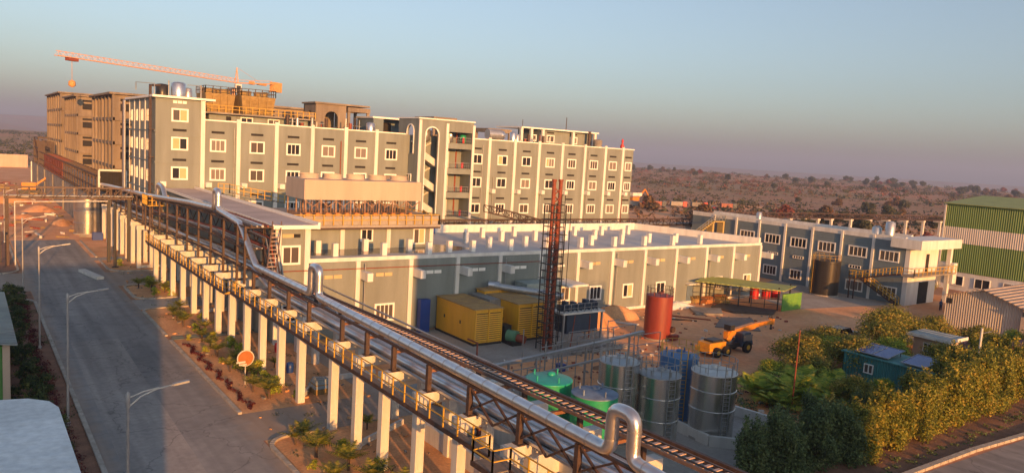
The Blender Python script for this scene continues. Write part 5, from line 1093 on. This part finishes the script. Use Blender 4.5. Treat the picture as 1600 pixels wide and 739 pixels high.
b = MB(); b.tube([q, q+Vector((0, 0, -5.2))], .05, 4); b.lathe(q.x, q.y, [(.2, q.z-6.5), (.75, q.z-6.1), (.7, q.z-5.2), (.2, q.z-4.9)], 10); b.build('hook_block', CO, T)
# ---- vehicles far away
def far_vehicle(x, y, rz, kind, m, label):
    T = thing('parked_truck' if kind else 'parked_car', (0, 0, 0), label, 'truck' if kind else 'car', 'vehicles parked in the far yard')
    if kind:
        b = MB(); b.box(-3.8, 1.6, -1.2, 1.2, 1.0, 2.9); b.build('cargo_body', m, T); b = MB(); b.box(1.8, 3.6, -1.15, 1.15, .8, 3.0); b.build('cab', RedS if m is not Red else NavyP, T); b = MB(); b.box(3.6, 3.64, -1, 1, 1.8, 2.7); b.build('windscreen', Glass, T); xs = (-2.8, -1.6, 2.6); r = .5
    else:
        b = MB(); b.box(-2.1, 2.1, -.85, .85, .4, 1.0); b.build('body', m, T); b = MB(); b.raw([(-1.5,-.8,1.0),(1.1,-.8,1.0),(1.1,.8,1.0),(-1.5,.8,1.0),(-1.1,-.65,1.55),(.5,-.65,1.55),(.5,.65,1.55),(-1.1,.65,1.55)], [(4,5,6,7),(0,1,5,4),(1,2,6,5),(2,3,7,6),(3,0,4,7)]); b.build('cabin', Glass, T); xs = (-1.3, 1.3); r = .34
    for wx_ in xs:
        for wy in (-.85, .85): b = MB(); b.tube([(wx_, wy-.12, r), (wx_, wy+.12, r)], r, 12); b.build('wheel', Rubber, T)
    T.location = (x, y, 0); T.rotation_euler = (0, 0, rz); T.scale = (.95,)*3; return T
for i, (x, y, k, m, lb) in enumerate(((226, 222, 1, ConcP, 'tan tipper truck beside the factory end, leftmost of the parked trucks'), (233, 226, 0, NavyP, 'dark blue car parked just right of the tan tipper truck'), (240, 224, 1, Red, 'red-bodied truck with a navy cab in the far yard'), (252, 223, 1, ConcP, 'cream truck in the middle of the far yard line'), (262, 220, 1, ConcD, 'long tan trailer truck second from the right of the far yard'), (270, 218, 0, RedS, 'red car parked between the trucks on the right of the far yard'), (277, 216, 1, Red, 'dark red truck at the right end of the far yard'))):
    far_vehicle(x, y, -.55, k, m, lb)
T = thing('excavator', (15, 254, 0), 'small orange excavator working on the far left ground', 'excavator'); slab(T, 'body', om, (13.6, 17, 252.5, 255.5, 1.2, 3.2)); slab(T, 'track', BlackP, (13, 18, 252, 253, 0, 1.1), (13, 18, 255, 256, 0, 1.1)); b = MB(); b.beam((17, 254, 2.5), (20.5, 254, 5.2), .5); b.beam((20.5, 254, 5.2), (22.4, 254, 2.2), .4); b.build('arm', om, T)
T = thing('tractor_shovel', (238, 236, 0), 'orange digger with raised arm behind the far parked trucks', 'excavator'); slab(T, 'body', om, (236, 240, 235, 238, 1, 3.6)); b = MB(); b.beam((240, 236, 3), (244, 236, 7), .6); b.beam((244, 236, 7), (247, 236, 3.5), .5); b.build('arm', om, T)
T = thing('parked_van', (82, 46.5, 0), 'white and dark van half hidden by the yellow-green trees', 'van'); slab(T, 'body', SlateSheet, (80.2, 84.4, 45.7, 47.6, .4, 1.6)); b = MB(); b.raw([(80.3,45.7,1.602),(83.2,45.7,1.602),(83.2,47.6,1.602),(80.3,47.6,1.602),(80.8,45.9,2.15),(82.9,45.9,2.15),(82.9,47.4,2.15),(80.8,47.4,2.15)], [(4,5,6,7),(0,1,5,4),(1,2,6,5),(2,3,7,6),(3,0,4,7)]); b.build('cabin', Glass, T)
for x in (81.1, 83.4): 
    for y in (45.75, 47.5): b = MB(); b.tube([(x, y-.1, .34), (x, y+.1, .34)], .34, 12); b.build('wheel', Rubber, T)
# ---- two people
def person(x, y, rz, shirt, label, lean=0):
    v = [(0,0,.95),(0,0,1.15),(0,0,1.38),(0,0,1.52),(0,.02,1.66),(-.1,0,.9),(-.12,.04,.5),(-.12,0,.1),(-.12,-.13,.05),(.1,0,.9),(.13,-.05,.5),(.14,0,.1),(.14,-.13,.05),(-.2,0,1.4),(-.27,.02,1.12),(-.25,-.12,.9),(.2,0,1.4),(.27,.02,1.12),(.25,-.14,.92)]
    e = [(0,1),(1,2),(2,3),(3,4),(0,5),(5,6),(6,7),(7,8),(0,9),(9,10),(10,11),(11,12),(2,13),(13,14),(14,15),(2,16),(16,17),(17,18)]
    rr = [.15,.14,.15,.06,.11,.1,.07,.05,.05,.1,.07,.05,.05,.07,.05,.04,.07,.05,.04]
    me = bpy.data.meshes.new('person'); me.from_pydata(v, e, []); me.materials.append(shirt); o = bpy.data.objects.new('person', me); C.objects.link(o)
    m = o.modifiers.new('skin', 'SKIN'); 
    if not me.skin_vertices:
        me.attributes  # noqa
        import bmesh
        bm = bmesh.new(); bm.from_mesh(me); bm.verts.layers.skin.verify(); bm.to_mesh(me); bm.free()
    for i, r in enumerate(rr): me.skin_vertices[0].data[i].radius = (r, r*.8)
    me.skin_vertices[0].data[0].use_root = True; s_ = o.modifiers.new('sub', 'SUBSURF'); s_.levels = s_.render_levels = 1
    o.location = (x, y, 0); o.rotation_euler = (0, 0, rz); tag(o, label, 'person')
    h = MB(); h.lathe(0, .02, [(.02, 1.60), (.1, 1.66), (.105, 1.72), (.07, 1.78), (.02, 1.80)], 10); hh = h.build('hair', BlackP, o, None); 
    for vv in hh.data.vertices: vv.co += Vector((x, y, 0))
    t_ = MB()
    for sx in (-.11, .12): t_.tube([(sx, 0, .93), (sx*1.15, .01, .5), (sx*1.2, 0, .12)], .105, 8, True, .075)
    tt = t_.build('trousers', ClothD, o, None)
    for vv in tt.data.vertices: vv.co += Vector((x, y, 0))
person(81.6, 55.5, .5, ClothD, 'person in dark clothes standing near the tip of the crane boom')
person(119.5, 52.5, -.4, ClothB, 'person in a blue shirt standing before the white end bay')

random.seed(77)
for i, (x, y, z) in enumerate(((70.5, 126, 21.9), (77, 130, 21.9), (88.2, 127, 21.9), (97.0, 128, 21.9), (46.0, 127, 21.9), (50.5, 127.5, 21.9), (56.5, 127, 21.9), (100.5, 127.5, 21.9))):
    T = thing('roof_pipe_set', (x, y, z), 'cluster of pipes and posts on the factory roof, '+('just right of the stair tower','behind the first right bays','left of the rooftop house','in front of the rooftop house','right of the timber cooling towers','before the low bare frame','before the arched roof wall','near the antenna of the rooftop house')[i], 'pipework', 'pipe clusters on the factory roof')
    for k in range(4): h = random.uniform(.7, 2.1); b = MB(); xx = x-1.3+k*.85; b.tube([(xx, y, z), (xx, y, z+h)], random.choice([.07, .12, .28]), 10); b.build('riser', [Steel, SteelG, AluD, SteelR][(k+i) % 4], T)
    b = MB(); b.tube([(x-1.5, y+.2, z+.9), (x+1.6, y+.2, z+.9)], .08, 6); b.build('header_pipe', SteelG, T)

# plant between the rack and the generators, and the untidy far left ground
for i, (x, y) in enumerate(((28.6, 30.5), (29.2, 36.5), (28.2, 41.5), (31.5, 47.0), (34.2, 52.6), (37.2, 55.6), (31.0, 56.5))):
    T = thing('pump_unit', (x, y, 0), 'small pump on a white plinth behind the near rack, '+ORD[i]+' going away', 'pump', 'pumps behind the near rack')
    slab(T, 'plinth', W_beam, (x-1.1, x+1.1, y-.6, y+.6, .01, .4)); b = MB(); b.tube([(x-.9, y, .8), (x, y, .8)], .28, 12); b.build('motor', [BluePl, GreenTop, SteelG][i % 3], T)
    b = MB(); b.tube([(x+.1, y, .8), (x+.5, y, .8)], .36, 12); b.tube([(x+.4, y, .9), (x+.4, y, 2.6), (x+.4, y+1.6, 2.6)], .09, 8); b.build('pump', [SteelG, AluD, SteelR][i % 3], T)
b = MB(); b.prism([(27, 27), (32.5, 27), (32.5, 55), (27, 53.6)], .013, .05); tag(b.build('plant_slab', ConcP), 'pale concrete slab strip behind the near rack', 'slab')
for i, (x, y, rx, ry, h) in enumerate(((9, 225, 7, 4, 1.8), (14.5, 205, 3.5, 6, 1.3), (3, 262, 6, 5, 2.2), (11, 188, 3, 4, .9), (16.3, 176, 2, 4, 1.1), (-4, 240, 5, 8, 1.6))):
    mound(x, y, rx, ry, h, SoilY if i % 2 else Soil, 'earth heap on the rough far left ground, '+['behind the lamp beyond the bridge', 'beside the long grey wall', 'nearest the boundary wall', 'low one in the middle', 'small one by the silver tank', 'at the left edge'][i], seed=40+i)
rb = MB(); random.seed(63)
for i in range(260):
    x, y = random.uniform(-6, 19), random.uniform(153, 300); s = random.uniform(.2, 1.3); a = random.random()*3; h = random.uniform(.1, .5); rb.k = random.randrange(4)
    rb.beam((x-s*math.cos(a), y-s*math.sin(a), h/2), (x+s*math.cos(a), y+s*math.sin(a), h/2+.05), random.uniform(.15, .5), h)
tag(rb.build('construction_debris', [ConcD, Wood, SteelR, W_beam]), 'planks, blocks and bars strewn over the far left ground', 'debris', kind='stuff')
rb = MB(); random.seed(64)
for i in range(160):
    x, y = random.uniform(16.6, 26), random.uniform(31, 125); s = random.uniform(.06, .2); a = random.random()*3; h = s*.7; rb.k = random.randrange(2)
    rb.beam((x-s*math.cos(a), y-s*math.sin(a), h/2+.01), (x+s*math.cos(a), y+s*math.sin(a), h/2+.02), s, h)
tag(rb.build('bed_stones', [ConcD, Soil]), 'small stones and clods on the beds under the rack', 'stones', kind='stuff')
# ---------------------------------------------------------------- vegetation
import numpy as np
rng = np.random.default_rng(4)
def leaves(name, cl, n, size, mat_, parent=None, aspect=2.0, up=.3, shell=.6, droop=0):
    """cl: list of (cx,cy,cz,rx,ry,rz) clumps; n leaves in all"""
    cl = np.array(cl, float); wgt = (cl[:, 3]*cl[:, 4]*cl[:, 5])**.67; wgt /= wgt.sum()
    idx = rng.choice(len(cl), n, p=wgt); c = cl[idx]
    d = rng.normal(size=(n, 3)); d /= np.linalg.norm(d, axis=1)[:, None]
    rad = (shell+(1-shell)*rng.random(n))*(1+.12*rng.normal(size=n)); rad[rng.random(n) < .18] *= .5
    p = c[:, :3]+d*c[:, 3:6]*rad[:, None]
    nr = d*.8+rng.normal(size=(n, 3))*.55; nr[:, 2] += up; nr /= np.linalg.norm(nr, axis=1)[:, None]
    t = np.cross(nr, rng.normal(size=(n, 3))); t /= np.linalg.norm(t, axis=1)[:, None]; b = np.cross(nr, t)
    s = size*(.6+.8*rng.random(n))[:, None]
    v = np.stack([p-t*s*aspect/2, p+b*s/2+nr*s*.1, p+t*s*aspect/2-np.array([0, 0, 1])*s*droop, p-b*s/2+nr*s*.1], 1).reshape(-1, 3)
    v[:, 2] = np.maximum(v[:, 2], .01)
    me = bpy.data.meshes.new(name); me.vertices.add(4*n); me.vertices.foreach_set('co', v.ravel()); me.loops.add(4*n); me.loops.foreach_set('vertex_index', np.arange(4*n))
    me.polygons.add(n); me.polygons.foreach_set('loop_start', np.arange(0, 4*n, 4)); me.materials.append(mat_); me.update(calc_edges=True)
    o = bpy.data.objects.new(name, me); C.objects.link(o)
    if parent: o.parent = parent
    return o
def trunk(parent, h, r, limbs=4, spread=1.0, seed=0):
    random.seed(seed); b = MB(); b.tube([(0, 0, 0), (.05*spread, .03, h*.5), (0, .08, h)], r, 8, True, r*.45)
    for i in range(limbs):
        a = 2*math.pi*i/limbs+random.random(); z = h*random.uniform(.35, .8); e = spread*random.uniform(.6, 1)
        b.tube([(0, 0, z), (e*.5*math.cos(a), e*.5*math.sin(a), z+h*.22), (e*math.cos(a), e*math.sin(a), z+h*.5)], r*.5, 6, True, r*.15)
    o = b.build('trunk', BarkM, None, (0, 0, 0)); o.parent = parent; return o
def clumps(h, r, n, low=.1, shape='cone'):
    out = []
    for i in range(n):
        t = rng.random(); z = h*(low+(1-low)*t*.9)
        rr = r*((1-.55*t**1.6) if shape == 'cone' else math.sqrt(max(.05, 1-(2*t-.75)**2*.8)))*math.sqrt(rng.random())*.75
        a = rng.random()*6.283; s = r*(.30+.22*rng.random())
        out.append((rr*math.cos(a), rr*math.sin(a), z, s, s, s*(1.25 if shape == 'cone' else .75)))
    return out
def hedge_proto(h, r, mat_, seed):
    T = thing('hedge_tree', (0, 0, 0), 'x', 'tree', 'trees of the hedge by the lower road')
    leaves('crown', clumps(h, r, 30)+[(random.uniform(-.6, .6)*r, random.uniform(-.6, .6)*r, h*random.uniform(.75, 1.06), r*.16, r*.16, r*.42) for _ in range(9)], 8500, .105, mat_, T, up=.15); trunk(T, h*.7, .09, 5, r*.7, seed); return T
HP = [hedge_proto(4.3, 1.65, L_dark, 1), hedge_proto(4.0, 1.8, L_hedge, 2), hedge_proto(4.5, 1.6, L_hedge, 3), hedge_proto(3.8, 1.6, L_dark, 4)]
used = set()
def plant(proto, x, y, label, s=1.0, sz=None, rz=None, group=None):
    rz = rng.random()*6.28 if rz is None else rz
    if proto not in used: used.add(proto); c = proto; c['label'] = label; c.location = (x, y, 0); c.rotation_euler = (0, 0, rz); 
    else: c = again(proto, (x, y, 0), label, rz)
    if proto in HP: sz = s*rng.uniform(.82, 1.08); s = s*rng.uniform(.85, 1.08); c.location.x += rng.uniform(-.4, .4); c.location.y += rng.uniform(-.35, .35)
    if group: c['group'] = group
    c.scale = (s, s, sz or s); return c
hx = [(40.6, 28.0, 3, .95), (42.4, 27.0, 0, .95), (44.2, 27.9, 3, 1.05), (45.9, 26.7, 0, 1.0), (47.6, 27.5, 3, 1.0), (49.4, 26.6, 0, .95), (51.2, 26.9, 1, .92), (53.2, 26.7, 2, .85), (55.1, 27.2, 1, .95), (57.0, 26.6, 2, .88), (59.0, 27.0, 1, .98), (61.1, 26.6, 2, 1.0), (63.0, 27.4, 1, 1.12), (65.1, 26.7, 2, 1.05), (67.2, 27.4, 1, 1.12), (69.4, 26.7, 2, 1.02), (71.6, 27.6, 1, 1.15), (73.8, 26.9, 2, .98), (76.0, 27.8, 1, 1.1), (78.4, 27.0, 2, 1.0), (80.8, 27.6, 1, 1.05), (83.4, 27.0, 2, 1.0)]
for i, (x, y, k, s) in enumerate(hx):
    dark = k in (0, 3)
    plant(HP[k], x, y, ('dark green shaded hedge tree, ' if dark else 'sunlit olive-gold hedge tree, ')+ORD[i if dark else i-6]+(' from the left end of the hedge' if dark else ' to the right of the shaded trees'), s)
hb = [(65.5, 30.0, 1, .95), (70.0, 30.2, 2, 1.0), (75.0, 30.5, 1, 1.1), (79.5, 30.5, 2, 1.1), (84.5, 31, 1, 1.1), (46.5, 30.3, 3, .8), (49.8, 30.2, 0, .8), (53.4, 30, 0, .72), (57.5, 30.2, 3, .75)]
for i, (x, y, k, s) in enumerate(hb): plant(HP[k], x, y, 'bushy tree in the second row behind the hedge, '+ORD[i]+(' from the teal cabin' if i < 5 else ' towards the stainless tanks'), s, group='second row behind the hedge')
def broad(h, r, n, mat_, seed, lv=.14, nc=26, low=.35):
    T = thing('broad_tree', (0, 0, 0), 'x', 'tree', 'yard trees'); leaves('crown', clumps(h, r, nc, low, 'dome'), n, lv, mat_, T, up=.5, shell=.5); trunk(T, h*.65, .14, 7, r*.7, seed); return T
BP = [broad(4.6, 3.2, 8500, L_tree, 11, .13, 34), broad(5.0, 3.4, 8500, L_tree, 12, .13, 38), broad(4.0, 2.6, 6500, L_palm, 13, .13, 28)]
for x, y, k, s, lb in ((68.0, 42.6, 0, .95, 'yellow-green tree just right of the crane cab'), (71.6, 41.6, 2, 1.0, 'bright leafy tree with an upright tip right of the crane'), (74.8, 40.6, 1, .8, 'loose-crowned tree between the crane and the van'), (85.0, 43.4, 1, 1.0, 'widest yellow-green tree in front of the lab road'), (89.6, 44.2, 0, 1.0, 'yellow-green tree right of the widest one, near the lab stairs'), (81.5, 41.4, 0, .9, 'yellow-green tree between the van and the widest tree'), (92.5, 41.2, 0, .85, 'tree with green and golden leaves beside the small white hut'), (74.2, 43.8, 0, .95, 'low bushy tree just left of the white and dark van'), (71.2, 38.6, 0, .9, 'yellow-green tree directly behind the teal cabin'), (78.0, 38.8, 2, .85, 'low leafy tree behind the teal cabin'), (65.0, 39.8, 0, .8, 'loose tree between the stainless tank and the teal cabin'), (95.5, 37.5, 0, .72, 'sparse dark tree in front of the corrugated shed'), (100.5, 35.5, 2, .7, 'thin flat-topped tree at the corner of the corrugated shed'), (130.5, 60.5, 0, .7, 'small bright tree between the lab end bay and the green shed'), (61.5, 33.2, 0, .62, 'dark undergrowth tree in front of the teal cabin'), (66.3, 33.0, 2, .5, 'dark shrub tree against the teal cabin wall'), (62.0, 41.8, 2, .6, 'small bright tree just behind the palm clumps'), (80.5, 34.5, 1, .7, 'rounded tree between the teal cabin and the hedge'), (98.5, 31.5, 1, .85, 'leafy tree at the right edge beside the maroon roof')):
    plant(BP[k], x, y, lb, s, s*(.75 if y > 39 and x < 80 else .9))
def palm(nf, L_, mat_, width=.05, per=16, name='palm_plant', arch=1.0, z0=.2, group=None):
    T = thing(name, (0, 0, 0), 'x', 'plant', group); b = MB()
    for i in range(nf):
        a = 2*math.pi*i/nf+random.uniform(-.3, .3); l = L_*random.uniform(.75, 1.1); el = random.uniform(.5, 1.25); P_ = []
        for k in range(per+1):
            t = k/per; P_.append(Vector((math.cos(a)*l*t*math.cos(el)*(1+.2*t), math.sin(a)*l*t*math.cos(el)*(1+.2*t), max(.04, z0+l*t*math.sin(el)-arch*l*.45*t*t))))
        for k in range(2, per+1):
            p = P_[k]; dd = (P_[k]-P_[k-1]).normalized(); sd = dd.cross(Vector((0, 0, 1))).normalized(); ll = l*.28*math.sin(math.pi*min(1, .12+k/per*.88))+.05
            for s in (-1, 1):
                tip = p+sd*s*ll+dd*ll*.5+Vector((0, 0, -ll*.25)); q = dd*width; b.face([p-q, p+q, tip])
        b.beam(P_[0], P_[per//2], .025)
    f = b.build('fronds', mat_, None, (0, 0, 0)); f.parent = T
    b = MB(); b.tube([(0, 0, 0), (0, 0, z0+.1)], .07, 7); t = b.build('stem', BarkM, None, (0, 0, 0)); t.parent = T; return T
random.seed(17)
PP = palm(26, 3.0, L_palm, .10, 18, 'palm_clump', .8, .2, 'palm clumps by the tanks')
for i, (x, y, s) in enumerate(((55.8, 38.6, 1.0), (58.6, 37.0, 1.15), (61.4, 38.2, 1.1), (57.0, 35.2, 1.0), (60.3, 34.9, 1.1), (63.8, 36.6, 1.0), (55.0, 35.9, .8))):
    plant(PP, x, y, 'arching yellow-green palm clump right of the stainless tanks, '+ORD[i]+' of the group', s, 1.05*s)
SP = palm(13, 1.15, leafmat('young_palm_leaves', (.08,.11,.02), (.22,.24,.04), (.4,.32,.06)), .035, 12, 'young_palm', .6, .5, 'young palms in the roadside bed')
yp = [(17.9, 103.6, 1.2), (19.0, 101.4, 1.5), (20.2, 99.8, 1.2), (18.4, 86.6, 1.1), (18.3, 84.2, 1.1), (18.3, 81.4, 1.3), (18.5, 74.8, 1.2), (18.6, 72.0, 1.0), (18.4, 69.0, 1.3), (19.3, 66.4, 1.0), (18.2, 64.2, 1.1), (18.9, 61.9, 1.2), (18.3, 58.2, 1.2), (18.9, 56.2, 1.4), (18.2, 47.0, 1.2), (17.9, 44.0, 1.5), (18.9, 41.3, 1.4), (19.3, 38.6, 1.3), (17.4, 40.0, 1.1), (19.8, 36.0, 1.5), (17.5, 36.4, 1.2), (17.5, 47.9-1.3, 1.0), (19.6, 91.0-2, 1.1), (19.8, 78.8, 1.0), (22.8, 50.0-3, .9), (21.9, 63.9, .8)]
for i, (x, y, s) in enumerate(yp): plant(SP, x, y, 'young staked palm in the roadside bed, '+ORD[i]+' in the planting order from the side road', s)
FB = thing('shrub', (0, 0, 0), 'x', 'shrub', 'shrubs in the beds'); leaves('foliage', clumps(1.25, .8, 12, .1, 'dome'), 900, .085, L_bush, FB); trunk(FB, .6, .04, 4, .4, 3)
FY = thing('shrub', (0, 0, 0), 'x', 'shrub', 'shrubs under the pipe rack'); leaves('foliage', clumps(1.0, .8, 10, .1, 'dome'), 620, .085, L_palm, FY); trunk(FY, .5, .03, 4, .4, 5)
bx = [(5.0, 101.8, 1.2), (3.9, 99.6, 1.4), (5.2, 97.6, 1.1), (4.2, 95, 1.3), (3.2, 92.5, 1.0), (4.6, 90, 1.0), (3.6, 86.5, 1.1), (4.4, 83, 1.0), (3.4, 80, .9), (4.6, 76.3, .8), (3.8, 73.0, 1.2), (4.4, 70.2, 1.1), (3.7, 67.2, 1.3), (4.8, 64.8, 1.0), (3.9, 62.0, 1.3), (4.3, 59.5, 1.1), (3.4, 57.2, 1.0), (4.7, 54.6, 1.2), (3.7, 52.2, 1.1), (4.4, 49.8, 1.2), (3.4, 47.5, 1.1), (4.5, 45.0, 1.1), (3.7, 42, 1.0), (4.7, 39.4, 1.0), (3.1, 76, 1.0), (2.9, 50.5, 1.1), (4.1, 36, 1.1)]
random.seed(6)
bx += [(random.uniform(2.6, 5.0), random.uniform(34, 103), random.uniform(.6, 1.1)) for _ in range(26)]
for i, (x, y, s) in enumerate(bx): plant(FB, x, y, 'green shrub in the dark bed on the left, '+ORD[i]+' back towards the camera', s, s*(.8+.4*rng.random()), group='shrubs in the left bed')
for i, (x, y, s) in enumerate(((18.9, 99.0, .9), (20.6, 97.8, .8), (19.3, 104.4, 1.3), (21.0, 84.3, .8), (20.4, 72, 1.0), (20.3, 68.5, 1.1), (20.0, 62.9, 1.1), (20.2, 58.5, .9), (19.6, 43.5, 1.0), (20.4, 40.2, .9), (22.6, 52.4, .5), (18.6, 122, .9), (21.5, 125, .7), (20.9, 101.8, 1.0), (19.4, 86, .6), (19.0, 79.6, .7), (17.6, 76.0, .5), (19.7, 75.6, .7), (17.9, 71.2, .5), (19.0, 64.9, .8), (19.9, 60.4, .9), (19.4, 57.0, .8), (20.9, 55.8, .5), (18.3, 67.0, .5), (19.2, 46, .6), (17.2, 42.6, .5), (18.4, 38.9, .7), (21, 37.5, .7))):
    plant(FY, x, y, 'small green shrub on the orange bed under the pipe rack, '+ORD[i]+' of those', s, group='shrubs under the pipe rack')
b_ = [(16.9+.25*math.sin(i*.9)+rng.random()*.3, 54.5+i*.42, .12, .22, .2, .16) for i in range(48)]
tag(leaves('maroon_bedding', b_, 2600, .06, L_mar), 'row of low maroon bedding plants along the right kerb', 'bedding plants', kind='stuff')
b_ = [(5.5-.8*rng.random(), 34+i*.42+rng.random()*.4, .16, .42, .42, .22) for i in range(160)]
tag(leaves('red_border', b_, 9000, .06, L_mar), 'red leaved low border between the left kerb and shrubs', 'bedding plants', kind='stuff')
b_ = [(3.2+2.2*rng.random(), 30+rng.random()*27, .75+.3*rng.random(), .3, .3, .2) for i in range(26)]
tag(leaves('border_blossom', b_, 900, .06, L_pink), 'pink and white blossom among the shrubs of the left bed', 'blossom', kind='stuff')
b_ = [(rng.uniform(-4, 3.2), rng.uniform(84, 104), .12, .7, .7, .18) for i in range(50)]+[(rng.uniform(2.8, 6), rng.uniform(36, 104), .1, .7, .7, .16) for i in range(90)]+[(rng.uniform(17, 25), rng.uniform(30, 125), .06, .5, .5, .08) for i in range(110)]
tag(leaves('ground_cover', b_, 9000, .07, L_bush), 'low ground cover in the beds', 'ground cover', kind='stuff')
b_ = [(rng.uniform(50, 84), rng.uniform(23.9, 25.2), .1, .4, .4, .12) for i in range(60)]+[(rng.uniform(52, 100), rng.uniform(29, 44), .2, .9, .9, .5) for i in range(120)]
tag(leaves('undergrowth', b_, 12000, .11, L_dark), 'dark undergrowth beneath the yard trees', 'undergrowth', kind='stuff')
b_ = [(rng.uniform(89, 94), rng.uniform(36.5, 40), rng.uniform(.6, 1.8), .4, .4, .4) for i in range(10)]
tag(leaves('pink_bush', b_, 900, .1, L_pink), 'pink flowering bush beside the small white hut', 'bush')
# ---- far trees and scrub
FP = []
for i, (m, h, r) in enumerate(((L_fard, 6.5, 5.2), (L_far, 5.5, 5.0), (L_fard, 8.5, 4.2), (L_red, 5.5, 3.6))):
    T = thing('far_tree', (0, 0, 0), 'x', 'tree', 'scattered trees on the plain'); leaves('crown', clumps(h, r, 16, .3, 'dome'), 900, .75, m, T, up=.4); trunk(T, h*.6, .3, 5, r*.5, i+40); FP.append(T)
ft = []
random.seed(99)
sector = [(-.085, .035)]*9+[(1.02, 1.40)]*60+[(.74, 1.02)]*10
desc = ['dark rounded tree', 'dry brownish tree', 'tall dark tree', 'red blossoming tree']
seen = [0, 0, 0, 0]
for i in range(150):
    a0, a1 = random.choice(sector); a = random.uniform(a0, a1)
    if random.random() < .42: r = random.uniform(1150, 1600)
    else: r = 230*math.exp(random.random()*1.75)+ (120 if a < .2 else 0)
    if a < .2: r = max(r, 520)
    k = random.choices((0, 1, 2, 3), (5, 4, 2, 1.2))[0]; x, y = r*math.sin(a), r*math.cos(a)
    lb = desc[k]+' on the plain '+('beyond the left boundary wall' if a < .2 else 'beyond the factory and yard')+', '+ORD[min(seen[k], 88)]+' of its kind'
    seen[k] += 1; s = random.uniform(.6, 1.25)*(1.15 if r > 1100 else .8)
    o = plant(FP[k], x, y, lb, s); o.location.z = terrain(x, y)-.3
def scrub(name, n, a0, a1, r0, r1, size, m, label, fz=1):
    cl = []
    for i in range(n):
        a = rng.uniform(a0, a1); r = r0*math.exp(rng.random()*math.log(r1/r0)); x, y = r*math.sin(a), r*math.cos(a); s = size*(.5+rng.random())*(.7+r/1300)
        cl.append((x, y, terrain(x, y)+s*.25*fz, s, s, s*.45*fz))
    v = leaves(name, cl, n*16, size*.35, m); tag(v, label, 'scrub', kind='stuff')
def scr(name, n, a0, a1, r0, r1, size, m, label):
    scrub(name, n, a0, a1, r0, r1, size, m, label)
scr('dry_scrub', 2600, .74, 1.45, 235, 1500, 2.0, L_far, 'dry brown scrub covering the plain')
scr('green_scrub', 1300, .74, 1.45, 300, 1600, 2.8, L_fard, 'darker green bushes mixed through the plain')
scr('red_scrub', 320, .74, 1.45, 500, 1500, 2.4, L_red, 'reddish flowering scrub on the distant plain')
scr('left_scrub', 700, -.14, .1, 420, 1400, 2.6, L_fard, 'dark scrub belt beyond the boundary wall')
# ---------------------------------------------------------------- haze
hz_b = MB(); hz_b.box(-13000, 13000, -13000, 13000, -60, 190)
hm = bpy.data.materials.new('haze'); hm.use_nodes = True; N = hm.node_tree.nodes; L = hm.node_tree.links
N.remove(N['Principled BSDF']); pv = N.new('ShaderNodeVolumePrincipled'); pv.inputs['Color'].default_value = (.42, .56, .92, 1); pv.inputs['Density'].default_value = HAZE; pv.inputs['Anisotropy'].default_value = 0
L.new(pv.outputs[0], N['Material Output'].inputs['Volume'])
tag(hz_b.build('haze', hm, origin=(0, 0, 0)), kind='stuff')
